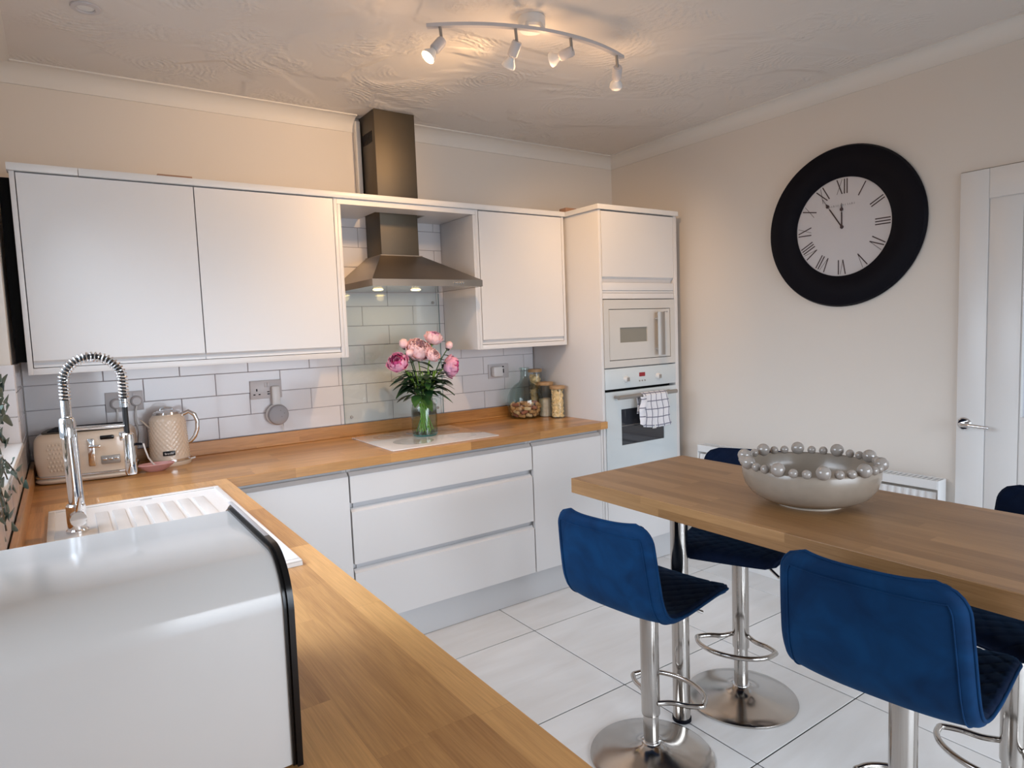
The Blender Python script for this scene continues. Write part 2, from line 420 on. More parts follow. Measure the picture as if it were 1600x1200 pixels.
LEAFM = mat('mid_leaf', (.045, .115, .028), .4, noise=.3, nscale=20)
EUC = mat('eucalyptus_leaf', (.045, .075, .055), .45, noise=.4, nscale=25)
STEMG = mat('green_stem', (.26, .46, .06), .45)
BROWNS = mat('brown_stem', (.07, .05, .03), .6)
PINK1 = mat('pale_pink_petal', (.97, .66, .68), .55, noise=.14, nscale=30)
PINK2 = mat('magenta_pink_petal', (.90, .45, .64), .55, noise=.18, nscale=30)
PINK3 = mat('deep_pink_petal', (.55, .06, .22), .55, noise=.2, nscale=30)
BAMBOO = mat('bamboo_lid', (.44, .27, .13), .5, noise=.15, nscale=30)
PASTA = mat('pasta', (.95, .70, .36), .5, noise=.3, nscale=60)
OATS = mat('oats', (.70, .60, .47), .8, noise=.12, nscale=80)
CORKM = [mat('cork_tan', (.62, .30, .13), .8, noise=.3, nscale=60), mat('cork_pale', (.78, .50, .30), .8, noise=.25, nscale=60), mat('cork_wine', (.42, .13, .08), .8, noise=.3, nscale=60)]
GGREEN = glass('green_bottle_glass', (.92, .975, .96), .0, 1.5)
GTEAL = mat('thick_glass_base', (.03, .14, .13), .08, coat=.5)
GCLEAR = glass('clear_glass', (.95, .97, .97), .0, 1.45)
GPANEL = glass('splashback_glass', (.968, .990, .982), .02, 1.5)
GWIN = glass('window_glass', (.96, .98, 1.0), .0, 1.45)
GFROST = glass('frosted_door_glass', (.97, .98, 1.0), .25, 1.45)
HOBG = mat('white_hob_glass', (.72, .68, .66), .05, coat=.6)
HOBZ = mat('hob_zone_print', (.44, .38, .36), .08, coat=.6)
HOBZ2 = mat('hob_zone_print_pale', (.60, .58, .55), .08, coat=.6)
FACE = mat('clock_paper', (.62, .60, .615), .5)
INK = mat('clock_ink', (.045, .025, .028), .6)
GREYINK = mat('grey_print', (.30, .29, .29), .6)
SPOTG = emis('spot_lamp_glow', (1.0, .85, .66), 14)
HOODG = emis('hood_lamp_glow', (1.0, .74, .30), 9)
REDLED = emis('red_display', (.20, .01, .015), .35)
SPKF = mat('speaker_fabric', (.40, .39, .41), .8, bump=.3, bscale=900)
RADI = mat('radiator_enamel', (.80, .80, .80), .3)
TOWEL = towel_mat()
TOWELG = mat('grey_waffle_cloth', (.50, .48, .47), .9, bump=.8, bscale=400)
PWOOD = mat('raw_batten', (.40, .24, .17), .7)

W = 3.339; H = 2.574; YB = -5.25
# ------------------------------------------------------------ setting: walls, floor, ceiling
m = M(); m.box(-.02, W+.02, YB, .02, -.06, -.004)
floor = solo('floor', m, FGROUT, kind='structure', smooth=0)
# floor tiles 600 mm, grid read from the photograph
xs = [1.917 + .61*k for k in range(-2, 4)]; ys = [-.885 - .61*k for k in range(-1, 8)]
tile_cache = {}
def floor_tile(x0, x1, y0, y1):
    x0 = max(x0, .60); x1 = min(x1, W-.001); y1 = min(y1, -.05); y0 = max(y0, YB+.001)
    if x1-x0 < .02 or y1-y0 < .02: return
    w, d = round(x1-x0, 4), round(y1-y0, 4)
    if (w, d) not in tile_cache:
        t = M().box(-w/2, w/2, -d/2, d/2, -.004, 0, .0012, seg=1)
        tile_cache[(w, d)] = mesh_of('tile', t, FTILE)
    o = bpy.data.objects.new('tile', tile_cache[(w, d)]); C.objects.link(o); o.parent = floor
    o.location = Vector(((x0+x1)/2, (y0+y1)/2, 0)) - floor.location
for i in range(-1, len(xs)):
    for j in range(len(ys)):
        x0 = (xs[i] if i >= 0 else xs[0]-.61)+.0026; x1 = (xs[i+1] if i+1 < len(xs) else W)-.0026
        floor_tile(x0, x1, ys[j]-.61+.0026, ys[j]-.0026)

m = M(); m.box(-.25, W+.15, YB-.1, .12, H, H+.08)
solo('ceiling', m, CEIL, kind='structure', smooth=0)
wall_back = solo('wall_back', M().box(-.02, W+.12, 0.006, .12, -.06, H), WALL, kind='structure', smooth=0)
WY0, WY1, WZ0, WZ1 = -2.42, -.43, 1.10, 2.16
m = M(); m.cells([YB, WY0, WY1, 0.006], [-.06, WZ0, WZ1, H], lambda u, v: WY0 < u < WY1 and WZ0 < v < WZ1, -.13, 0.0, 'x')
wall_left = solo('wall_left', m, WALL, kind='structure', smooth=0)
DY0, DY1, DZ = -2.87, -2.113, 2.03
m = M(); m.cells([YB, DY0, DY1, 0.006], [-.06, DZ, H], lambda u, v: DY0 < u < DY1 and v < DZ, W, W+.12, 'x')
wall_right = solo('wall_right', m, WALL, kind='structure', smooth=0)
m = M(); m.cells([-.13, .40, 3.05, W+.12], [-.06, 2.15, H], lambda u, v: .4 < u < 3.05 and v < 2.15, YB-.12, YB, 'y')
solo('wall_front', m, WALL, kind='structure', smooth=0)
m = M()
for x in (.42, 1.70, 2.98):
    m.box(x-.03, x+.03, YB-.08, YB-.03, 0, 2.15)
m.box(.4, 3.05, YB-.08, YB-.03, 2.09, 2.15); m.box(.4, 3.05, YB-.08, YB-.03, 0, .08)
wf = solo('window_2', m, WHITE, kind='structure')  # unseen patio doors, added behind the viewer to bring in daylight
for a, b_ in ((.45, 1.67), (1.73, 2.95)):
    part('pane', M().box(a, b_, YB-.06, YB-.054, .08, 2.09), GWIN, wf)

# cornice (cove) lengths
def cove_profile(c=.073, n=8):
    pts = [(0, H), (0, H-c), (.006, H-c)]
    for i in range(n+1):
        a = PI/2*i/n
        pts.append((.006 + (c-.012)*(1-math.cos(a)), H-c+.006 + (c-.012)*math.sin(a)))
    pts += [(c, H-.006), (c, H)]
    return pts
cp = cove_profile()
def cove(name, axis, a0, a1, base, sgn):
    m = M(); m.prism([(base+sgn*p[0], p[1]) for p in cp], axis, a0, a1)
    solo(name, m, COVE, kind='structure')
cove('trim_1', 'x', 0, 1.500, 0.006, -1)
cove('trim_2', 'x', 1.765, W, 0.006, -1)
cove('trim_3', 'y', YB, 0.006, W, -1)
cove('trim_4', 'y', YB, 0.006, 0.0, 1)
# skirting on the clock wall, left of the door
solo('baseboard_right', M().box(W-.018, W, DY1+.02, -.0, 0, .12, .004), WHITE, kind='structure')
solo('baseboard_right', M().box(W-.018, W, YB, DY0-.02, 0, .12, .004), WHITE, kind='structure')

# wall tiles: 300 x 100 brick bond, each its own piece
TH = .1035; ZT = .975
wt_cache = {}
def wall_tile(parent, axis, a0, a1, z0, z1, face):
    w, h = round(a1-a0, 4), round(z1-z0, 4)
    if w < .012 or h < .01: return
    key = (axis, w, h)
    if key not in wt_cache:
        t = M()
        if axis == 'x': t.box(-w/2, w/2, 0, .007, -h/2, h/2, .0015, seg=1)
        else: t.box(-.007, 0, -w/2, w/2, -h/2, h/2, .0015, seg=1)
        wt_cache[key] = mesh_of('tile', t, TILE)
    o = bpy.data.objects.new('tile', wt_cache[key]); C.objects.link(o); o.parent = parent
    p = Vector(((a0+a1)/2, face, (z0+z1)/2)) if axis == 'x' else Vector((face, (a0+a1)/2, (z0+z1)/2))
    o.location = p - parent.location
def tile_field(parent, axis, lo, hi, zlo, zhi, face, phase, row0=ZT):
    r = 0
    while row0 + r*TH < zhi-.01:
        z0 = row0+r*TH; z1 = z0+TH
        ph = phase + (0 if r % 2 == 0 else .15)
        k = math.floor((lo-ph)/.3)
        while ph+k*.3 < hi:
            a0 = max(lo, ph+k*.3+.0012); a1 = min(hi, ph+(k+1)*.3-.0012)
            zz0 = max(zlo, z0+.0012); zz1 = min(zhi, z1-.0012)
            if a1-a0 > .012 and zz1-zz0 > .01: wall_tile(parent, axis, a0, a1, zz0, zz1, face)
            k += 1
        r += 1
# grout bed behind the tiles, a slab of the wall
part('grout_bed', M().box(.012, 2.62, .0035, .0062, .97, 1.40).box(1.28, 2.0, .0035, .0062, 1.40, 2.075), GROUT, wall_back)
tile_field(wall_back, 'x', .012, 2.615, .97, 1.389, 0.0, .143)
tile_field(wall_back, 'x', 1.282, 1.99, 1.391, 2.07, 0.0, .143)
# left wall tiles up to z 1.385 with the window cut out
part('grout_bed', M().box(.0, .003, -3.1, -.002, .97, WZ0).box(0, .003, WY1+.003, -.002, WZ0, 1.385), GROUT, wall_left)
tile_field(wall_left, 'y', -3.1, -.004, .97, 1.098, 0.010, .05)
tile_field(wall_left, 'y', WY1+.001, -.004, 1.100, 1.385, 0.010, .05)
# tiled return of the window reveal
for z0 in (1.103, 1.2, 1.297):
    o = bpy.data.objects.new('tile', mesh_of('tile', M().box(-.12, .008, WY1-.007, WY1-.0005, z0, min(z0+.095, 1.385), .0015, seg=1), TILE, wall_left.location))
    C.objects.link(o); o.parent = wall_left

# sink window
m = M()
fy0, fy1, fz0, fz1 = WY0, WY1, WZ0+.0, WZ1
for a, b_ in ((fy0, fy0+.06), (fy1-.06, fy1), ((fy0+fy1)/2-.035, (fy0+fy1)/2+.035)): m.box(-.128, -.075, a, b_, fz0, fz1, .004)
m.box(-.128, -.075, fy0, fy1, fz0, fz0+.06, .004); m.box(-.128, -.075, fy0, fy1, fz1-.06, fz1, .004)
w1 = solo('window_1', m, WHITE, kind='structure')
for a, b_ in ((fy0+.06, (fy0+fy1)/2-.035), ((fy0+fy1)/2+.035, fy1-.06)):
    part('pane', M().box(-.105, -.101, a, b_, fz0+.06, fz1-.06), GWIN, w1)
part('window_sill', M().box(-.075, .014, WY0, WY1-.0075, WZ0-.012, WZ0+.006, .003), WHITE, w1)

# door in the clock wall: flat leaf with routed panels, glazed light
m = M()
dx = 3.331
ysplit = [DY0, -2.76, -2.63, -2.345+.0, -2.225, DY1]
ZP = 1.90
def door_hole(u, v):
    return (-2.63 < u < -2.347 and 1.01 < v < 1.85)
m.cells([DY0+.004, -2.63, -2.347, DY1-.004], [.006, 1.01, 1.85, DZ-.004], door_hole, dx, dx+.04, 'x')
door = solo('door_1', m, WHITE, kind='structure', smooth=0)
# raised stiles and rails leave the panel recessed
fr = M()
fr.box(dx-.006, dx, -2.222, DY1-.004, .006, DZ-.004, .003)          # left stile
fr.box(dx-.006, dx, DY0+.004, -2.75, .006, DZ-.004, .003)
fr.box(dx-.006, dx, -2.75, -2.222, ZP+.005, DZ-.004, .003)          # top rail
fr.box(dx-.006, dx, -2.75, -2.222, .006, .21, .003)
part('door_frame', fr, WHITE, door)
part('panel', M().box(dx-.004, dx, -2.340, -2.226, .215, ZP, .001), WHITE, door)
part('panel', M().cells([-2.745, -2.63, -2.347, -2.3455], [.215, 1.01, 1.85, ZP], door_hole, dx-.005, dx, 'x'), WHITE, door, smooth=0)
part('glazing', M().box(dx+.018, dx+.022, -2.63, -2.347, 1.01, 1.85), GFROST, door)
hd = M()
hd.lathe([(0, 0), (.027, 0), (.027, .006), (.022, .010), (0, .010)], 32, (dx-.006, -2.150, .966), R4('Y', -PI/2))
handle_rose = part('door_handle', hd, CHROME, door)
part('lever', M().tube([(dx-.018, -2.150, .966), (dx-.05, -2.150, .966), (dx-.056, -2.158, .966), (dx-.056, -2.19, .966), (dx-.054, -2.255, .962)], [.010, .010, .009, .009, .008], 12), CHROME, handle_rose)

# ------------------------------------------------------------ worktops
YF = -.655
m = M(); m.box(.012, 2.638, YF, -.003, .87, .91, .002)
worktop = solo('worktop', m, OAKX, 'wide oak block worktop along the tiled wall with the hob let in', 'worktop', smooth=20)
SX0, SX1, SY0, SY1 = .078, .578, -1.826, -.826
m = M(); m.cells([.012, SX0+.03, SX1-.03, .640], [-3.28, SY0+.03, SY0+.45, YF-.0005], lambda u, v: SX0+.03 < u < SX1-.03 and SY0+.03 < v < SY0+.45, .87, .91, 'z')
worktop2 = solo('worktop', m, OAKY, 'oak worktop under the window holding the white sink, running towards the viewer', 'worktop', smooth=20)
solo('upstand', M().box(.028, 2.618, -.019, -.0012, .9105, .974, .002), OAKX, 'low oak upstand strip along the back of the hob worktop', 'upstand', smooth=20)
solo('upstand', M().box(.0125, .028, -3.28, -.020, .9105, .974, .002), OAKY, 'low oak upstand strip beneath the window, beside the sink', 'upstand', smooth=20)

# ------------------------------------------------------------ base cabinets
DF = -.635        # door face plane
def carcass(x0, x1, t, z0=.165, z1=.868, yback=-.03, yf=-.60):
    """open-fronted box of 18 mm boards, with the pale handle rail under the top"""
    m = M()
    m.box(x0, x0+.018, yf, yback, z0, z1); m.box(x1-.018, x1, yf, yback, z0, z1)
    m.box(x0+.018, x1-.018, yf, yback, z0, z0+.018); m.box(x0+.018, x1-.018, yback-.008, yback, z0+.018, z1)
    part('carcass', m, CAB, t)
    m = M(); m.box(x0+.018, x1-.018, yf, yf+.03, z1-.055, z1)
    part('handle_rail', m, CABIN, t)
def jfront(x0, x1, z0, z1, face=DF, th=.022, top=True):
    """slab front whose top edge is chamfered back into a finger pull"""
    if top: poly = [(face, z0), (face+th, z0), (face+th, z1), (face+th-.004, z1), (face+.006, z1-.014), (face, z1-.016)]
    else: poly = [(face, z1), (face+th, z1), (face+th, z0), (face+th-.004, z0), (face+.006, z0+.014), (face, z0+.016)]
    return M().prism(poly, 'x', x0, x1)
t = thing('base_cabinet', (.89, -.32, .165), 'white base cupboard in the corner left of the wide drawers', 'cabinet')
carcass(.66, 1.135, t); part('door', jfront(.66, 1.132, .165, .850), CAB, t)
t = thing('drawer_unit', (1.63, -.32, .165), 'wide white three-drawer unit under the hob', 'cabinet')
carcass(1.137, 2.121, t)
for z0, z1 in ((.715, .850), (.441, .690), (.165, .416)):
    part('drawer', jfront(1.140, 2.118, z0, z1), CAB, t)
for z in (.700, .427):
    part('handle_rail', M().box(1.155, 2.103, -.612, -.59, z-.018, z+.018), CABIN, t)
t = thing('base_cabinet', (2.37, -.32, .165), 'white base cupboard between the wide drawers and the oven tower', 'cabinet')
carcass(2.123, 2.617, t); part('door', jfront(2.126, 2.600, .165, .850), CAB, t)
part('end_panel', M().box(2.603, 2.617, DF, -.601, .165, .868, .001), CAB, t)
solo('plinth', M().box(.62, 2.62, -.585, -.570, .002, .163, .001), GREYP, 'pale grey kickboard under the hob-side cupboards', 'plinth')
# cupboards under the window run, seen only from the side
for k, (a, b_) in enumerate(((-3.26, -2.47), (-2.46, -1.90), (-1.89, -.68))):
    lb = ['white cupboard under the near end of the window worktop', 'white cupboard under the window worktop between sink and near end', 'white cupboard beneath the sink'][k]
    t = thing('base_cabinet', (.32, (a+b_)/2, .165), lb, 'cabinet')
    m = M(); m.box(.04, .58, a, a+.018, .165, .868); m.box(.04, .58, b_-.018, b_, .165, .868); m.box(.04, .58, a+.018, b_-.018, .165, .183)
    part('carcass', m, CAB, t)
    part('door', M().prism([(.615, .165), (.593, .165), (.593, .850), (.597, .850), (.609, .836), (.615, .834)], 'y', a+.002, b_-.002).xform(Matrix(((1, 0, 0, 0), (0, 1, 0, 0), (0, 0, 1, 0), (0, 0, 0, 1)))), CAB, t)
solo('plinth', M().box(.545, .56, -3.26, -.60, .002, .163, .001), GREYP, 'pale grey kickboard under the window-side cupboards', 'plinth')

# ------------------------------------------------------------ wall cabinets
FY = -.358; ZB = 1.342; ZU = 2.080; ZTOP = 2.107
def wall_cab(x0, x1, label, doors, left_panel=True):
    t = thing('wall_cabinet', ((x0+x1)/2, -.17, ZB), label, 'cabinet')
    m = M()
    m.box(x0, x0+.016, FY, -.002, ZB, ZU, .0008); m.box(x1-.016, x1, FY, -.002, ZB, ZU, .0008)
    m.box(x0+.016, x1-.016, FY, -.002, ZB, ZB+.024, .0008)
    m.box(x0+.016, x1-.016, FY+.03, -.002, ZU-.02, ZU)
    m.box(x0+.016, x1-.016, -.012, -.004, ZB+.024, ZU-.02)
    part('carcass', m, CAB, t)
    part('handle_rail', M().box(x0+.018, x1-.018, FY+.012, FY+.03, ZB+.026, ZB+.055), CABIN, t)
    for a, b_ in doors:
        part('door', jfront(a, b_, ZB+.036, ZU-.004, face=FY, top=False), CAB, t)
        part('door_lip', M().box(a, b_, FY+.006, FY+.011, ZB+.0265, ZB+.0355), CAB, t)
    return t
wall_cab(.046, 1.255, 'long double-door white wall cupboard nearest the window', [(.065, .649), (.653, 1.236)])
wall_cab(2.006, 2.605, 'single-door white wall cupboard between cooker hood and oven tower', [(2.026, 2.585)])
# bridging frame round the cooker hood
t = thing('hood_frame', (1.63, -.17, 2.055), 'white open bridging box around the cooker hood, between the wall cupboards', 'cabinet')
part('top_panel', M().cells([1.2555, 1.50, 1.78, 2.0055], [FY, -.225, -.002], lambda u, v: 1.5 < u < 1.78 and v > -.225, 2.055, 2.0795, 'z'), CAB, t, smooth=0)
part('side_panel', M().box(1.2555, 1.272, FY, -.002, ZB, 2.054, .0008), CAB, t)
part('side_panel', M().box(1.989, 2.0055, FY, -.002, ZB, 2.054, .0008), CAB, t)
# top strip
t = thing('cabinet_cornice', (1.6, -.36, ZU), 'thin white trim strip along the tops of the wall cupboards and oven tower', 'trim')
part('strip', M().box(.040, .255, FY-.016, FY+.05, ZU+.001, ZTOP, .001), WHITE, t)
part('strip', M().box(.257, 2.605, FY-.016, FY+.05, ZU+.001, ZTOP, .001), WHITE, t)
part('strip', M().prism([(2.607, FY-.016), (2.607, FY+.05), (2.66, FY+.05), (2.66, -.60), (3.25, -.60), (3.25, DF-.016), (2.607, DF-.016)], 'z', ZU+.001, ZTOP), WHITE, t)
solo('batten', M().box(.53, .66, -.30, -.26, ZU+.0005, ZU+.050, .002), PWOOD, 'small offcut of wood on top of the long wall cupboard', 'offcut')
solo('batten', M().box(2.625, 2.745, -.36, -.30, 2.0805, 2.136, .002), PWOOD, 'brown wood offcut on top of the oven tower', 'offcut')
# black strip painting in the shade of the gap by the window wall
solo('gap_shade_strip', M().box(.012, .0455, -.330, -.31, 1.39, ZU-.02), DARKGAP, 'black strip standing for the shaded gap between the long wall cupboard and the window wall', 'shaded gap')

# ------------------------------------------------------------ oven tower
TX0, TX1 = 2.622, 3.240
t = thing('oven_tower', (2.93, -.32, .0), 'tall white tower cabinet housing microwave and oven', 'cabinet')
m = M()
m.box(TX0, TX0+.018, DF, -.002, .0, ZU, .0008); m.box(TX1-.018, TX1, DF, -.002, .0, ZU, .0008)
for z in (.165, .585, 1.19, 1.60, 1.668): m.box(TX0+.018, TX1-.018, DF+.05, -.02, z, z+.014)
m.box(TX0+.018, TX1-.018, DF+.05, -.02, ZU-.018, ZU); m.box(TX0+.018, TX1-.018, -.02, -.012, .165, ZU-.018)
part('carcass', m, CAB, t)
X0, X1 = 2.643, 3.219
part('door', jfront(X0, X1, 1.700, ZU-.006, top=False), CAB, t)
part('handle_rail', M().box(X0, X1-.012, DF+.012, DF+.035, 1.686, 1.712), CABIN, t)
part('filler_panel', M().box(X0, X1, DF+.002, DF+.02, 1.640, 1.6845, .001), CAB, t)
part('filler_panel', M().box(X0, X1, DF+.006, DF+.02, 1.6265, 1.6385, .001), CAB, t)
part('filler_panel', M().box(X0, X1, DF+.002, DF+.02, 1.593, 1.6245, .001), CAB, t)
part('lower_door', jfront(X0, X1, .165, .575), CAB, t)
part('plinth', M().box(TX0+.018, TX1-.018, -.585, -.57, .002, .16), GREYP, t)
# infill between tower and clock wall
solo('infill_panel', M().box(TX1+.001, TX1+.010, DF+.0, -.30, .0, ZTOP-.03, .001), CAB, 'narrow white end panel on the right flank of the oven tower', 'panel')

# microwave
MZ0, MZ1 = 1.207, 1.588
t = thing('microwave', (2.93, -.33, MZ0), 'built-in white microwave with vertical handle, above the oven', 'microwave')
m = M(); m.box(X0+.03, X1-.03, DF+.03, -.15, MZ0+.012, MZ1-.005)
part('body', m, GREYH, t)
m = M(); m.cells([X0, 2.680, 3.180, X1], [MZ0, 1.245, 1.536, MZ1], lambda u, v: 2.68 < u < 3.18 and 1.245 < v < 1.536, DF-.004, DF+.028, 'y')
part('frame', m, MICRO, t, smooth=0)
m = M(); m.cells([2.684, 2.766, 2.985, 3.176], [1.249, 1.345, 1.430, 1.532], lambda u, v: 2.766 < u < 2.985 and 1.345 < v < 1.43, DF-.002, DF+.014, 'y')
md = part('door', m, MICRO, t, smooth=0)
part('window', M().box(2.766, 2.985, DF+.004, DF+.008, 1.345, 1.430), MICG, md)
hm = M(); hm.sheet(lambda u, v: Vector((3.030+.006+.060*u - .0, DF-.038-.012*math.sin(PI*u), 1.262+.252*v)), 6, 10, .006)
part('handle', hm, GREYH, md, label='wide vertical grey bar handle')
part('handle_post', M().tube([(3.05, DF-.002, 1.300), (3.05, DF-.036, 1.300)], .006, 10), CHROME, md)
part('handle_post', M().tube([(3.05, DF-.002, 1.476), (3.05, DF-.036, 1.476)], .006, 10), CHROME, md)
lg = M(); lg.box(3.126, 3.146, DF-.0028, DF-.002, 1.513, 1.517); lg.lathe([(0, 0), (.005, 0), (.005, .0008), (0, .0008)], 12, (3.154, DF-.002, 1.515), R4('X', PI/2))
part('badge', lg, GREYINK, md)

# oven
t = thing('oven', (2.93, -.33, .60), 'white glass built-in oven with two knobs, below the microwave', 'oven')
part('body', M().box(X0+.02, X1-.02, DF+.03, -.10, .605, 1.186), DARKGAP, t)
pn = part('control_panel', M().box(X0, X1, DF-.004, DF+.028, 1.084, 1.200, .002), OVENW, t)
kz = 1.135
for x in (2.800, 3.062):
    k = M(); k.lathe([(0, .0), (.0185, 0), (.0185, .003), (.016, .016), (.014, .020), (0, .020)], 32, (x, DF-.004, kz), R4('X', PI/2))
    kn = part('knob', k, WPLAS, pn)
    part('grip', M().box(x-.010, x+.010, DF-.0275, DF-.0235, kz-.011, kz+.011, .003, xf=None), GREYH, pn)
    tk = M()
    for a in range(12):
        an = PI*(.5+a/6); tk.box(x+.028*math.cos(an)-.001, x+.028*math.cos(an)+.001, DF-.0046, DF-.004, kz+.028*math.sin(an)-.001, kz+.028*math.sin(an)+.001)
    part('dial_marks', tk, GREYINK, pn, smooth=0)
part('display', M().box(2.908, 2.955, DF-.0055, DF-.004, 1.143, 1.166), REDLED, pn)
for x in (2.910, 2.932, 2.954):
    part('button', M().lathe([(0, 0), (.0048, 0), (.0042, .003), (0, .003)], 12, (x, DF-.004, 1.118), R4('X', PI/2)), GREYH, pn)
m = M(); m.cells([X0, 2.757, 3.108, X1], [.600, .757, .965, 1.070], lambda u, v: 2.757 < u < 3.108 and .757 < v < .965, DF-.006, DF+.02, 'y')
od = part('door', m, OVENW, t, smooth=0)
part('window', M().box(2.757, 3.108, DF-.001, DF+.004, .757, .965), OVENG, od)
part('rack', M().tube([(2.762, DF-.0018, .868), (3.10, DF-.0018, .868)], .0014, 6), GREYH, od)
part('handle', M().tube([(2.69, -.690, 1.040), (3.165, -.690, 1.040)], .012, 16), GREYH, od, label='grey tubular bar handle')
for x in (2.71, 3.145): part('handle_post', M().tube([(x, DF-.006, 1.040), (x, -.682, 1.040)], .008, 10), GREYH, od)

# tea towel over the oven handle
def towel():
    m = M(); uvs = []
    nu, nv = 22, 26
    x0, x1 = 2.862, 3.075
    def fn(u, v, front=True):
        pass
    R = .0150
    L_back, L_front = .13, .175
    def pt(u, s):
        # s: distance over the bar, negative behind, positive in front
        spread = 1 + .10*max(0, s)/.17
        xx = 2.965 + (u-.5)*.20*spread + .004*math.sin(9*s*6+u*3)
        fold = .006*math.sin(u*15)*min(1, abs(s)/.06)
        if abs(s) < R*PI/2:
            a = s/R; return Vector((xx, -.690 - R*math.sin(a), 1.040 + R*math.cos(a)))
        if s > 0:
            d = s-R*PI/2; return Vector((xx+.012*d/.17, -.690-R-abs(fold)-.004, 1.040-d-.012*math.sin(u*2.6)*d/.17))
        d = -s-R*PI/2; return Vector((xx-.015, -.690+R+.001-.003*abs(math.sin(u*9)), 1.040-d))
    S0, S1 = -L_back, .205
    m.sheet(lambda u, v: pt(u, S0+(S1-S0)*v), nu, nv)
    o = solo('tea_towel', m, TOWEL, 'white tea towel with dark check lines hung over the oven handle', 'towel')
    me = o.data; ul = me.uv_layers.new(name='UVMap')
    Wd = nv+1
    for poly in me.polygons:
        for li in poly.loop_indices:
            vi = me.loops[li].vertex_index; i, j = divmod(vi, Wd)
            ul.data[li].uv = (i/nu*4.6+.15, j/nv*(S1-S0)/.045+.3)
    md = o.modifiers.new('thickness', 'SOLIDIFY'); md.thickness = .0015; md.offset = 0
    # bunched fold on the left edge
    b = M()
    b.sheet(lambda u, v: Vector((2.835+.045*u+.006*math.sin(v*9)-.012*v, -.716-.010*math.sin(u*PI)-.003*math.sin(v*14+u*5), 1.035-.155*v-.02*u*v)), 8, 16, .002)
    f = part('fold', b, TOWEL, o)
    ul = f.data.uv_layers.new(name='UVMap')
    for poly in f.data.polygons:
        for li in poly.loop_indices:
            co = f.data.vertices[f.data.loops[li].vertex_index].co; ul.data[li].uv = (co.x*35+.7, co.z*20)
    part('hanging_tag', M().box(2.935, 2.965, -.712, -.7105, .842, .862), WPLAS, o)
towel()

# ------------------------------------------------------------ cooker hood
hx0, hx1, hy = 1.352, 1.948, -.495
t = thing('cooker_hood', (1.655, -.2, 1.665), 'stainless steel chimney cooker hood over the hob', 'cooker hood')
m = M()
za, zb, zc = 1.668, 1.700, 1.845
cx0, cx1, cyf = 1.540, 1.752, -.190
def hood_ring(z, a, b, y): return [(a, 0.0, z), (b, 0.0, z), (b, y, z), (a, y, z)]
rings = [hood_ring(za, hx0, hx1, hy), hood_ring(zb, hx0, hx1, hy), hood_ring(zc, cx0-.012, cx1+.012, cyf-.012), hood_ring(zc+.004, cx0-.012, cx1+.012, cyf-.012)]
vs = [Vector(v)+Vector((0, -.002, 0)) for r in rings for v in r]; fs = []
for k in range(3):
    for i in range(4):
        j = (i+1) % 4; fs.append((k*4+i, k*4+j, k*4+4+j, k*4+4+i))
fs.append((12, 13, 14, 15))
m.add(vs, fs)
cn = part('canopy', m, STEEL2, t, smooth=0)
part('filter_panel', M().box(hx0+.006, hx1-.006, hy+.006, -.01, za+.001, za+.006), NICKEL, cn)
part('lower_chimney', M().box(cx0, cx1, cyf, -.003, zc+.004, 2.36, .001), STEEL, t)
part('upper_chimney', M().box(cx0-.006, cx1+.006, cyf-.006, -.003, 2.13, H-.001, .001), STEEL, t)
vm = M()
for k in range(7): vm.box(cx0-.0075, cx0-.0062, -.160+.018*k, -.150+.018*k, 2.42, 2.475)
part('vent_slots', vm, BLACKM, t, smooth=0)
for i in range(5):
    part('button', M().lathe([(0, 0), (.005, 0), (.0045, .006), (0, .006)], 12, (1.782+.0125*i, hy-.002, 1.684), R4('X', PI/2)), CHROME, cn)
for x in (1.49, 1.70):
    part('hood_lamp', M().lathe([(0, -.003), (.020, -.003), (.026, 0), (0, 0)], 24, (x, -.235, za)), HOODG, cn, label='lit warm yellow halogen lens')
    l = bpy.data.lights.new('hood_lamp_light', 'SPOT'); l.energy = HOOD_W; l.color = (1.0, .72, .35); l.spot_size = 2.2; l.spot_blend = .8; l.shadow_soft_size = .02
    o = bpy.data.objects.new('hood_lamp_light', l); C.objects.link(o); o.location = (x, -.235, za-.012); o.rotation_euler = (.55, 0, 0)
solo('cable_trunking', M().box(1.500, 1.528, -.03, .004, ZU+.002, H-.02, .004), COVE, 'white vertical trunking beside the hood chimney above the cupboards', 'trunking')

# glass splashback
t = thing('splashback', (1.66, -.004, .976), 'clear glass splashback panel screwed over the tiles behind the hob', 'splashback')
part('glass_panel', M().box(1.362, 1.955, -.0065, -.0015, .976, 1.664), GPANEL, t)
part('edge', M().box(1.9548, 1.9565, -.0068, -.0012, .976, 1.664), mat('glass_edge', (.18, .27, .27), .2), t)
part('edge', M().box(1.3608, 1.3622, -.0068, -.0012, .976, 1.664), bpy.data.materials['glass_edge'], t)
for x, z in ((1.395, 1.612), (1.918, 1.612), (1.40, 1.010), (1.918, 1.010)):
    part('screw_cap', M().lathe([(0, 0), (.008, 0), (.007, .004), (0, .005)], 16, (x, -.0065, z), R4('X', PI/2)), GREYH, t)

# hob
t = thing('hob', (1.646, -.358, .91), 'white glass ceramic hob with grey printed cooking zones', 'hob')
part('glass_top', M().box(1.356, 1.936, -.613, -.103, .9103, .9165, .002), HOBG, t)
for x, y, r, mt_ in ((1.50, -.225, .072, HOBZ), (1.68, -.185, .05, HOBZ), (1.54, -.450, .100, HOBZ2), (1.81, -.255, .09, HOBZ), (1.80, -.475, .075, HOBZ2)):
    part('cooking_zone', M().disc((x, y, .9166), r, 40, h=.0002), mt_, t)
    part('zone_ring', M().lathe([(r*.62, 0), (r*.64, 0), (r*.64, .0002), (r*.62, .0002)], 40, (x, y, .91685), close=True), HOBG, t)

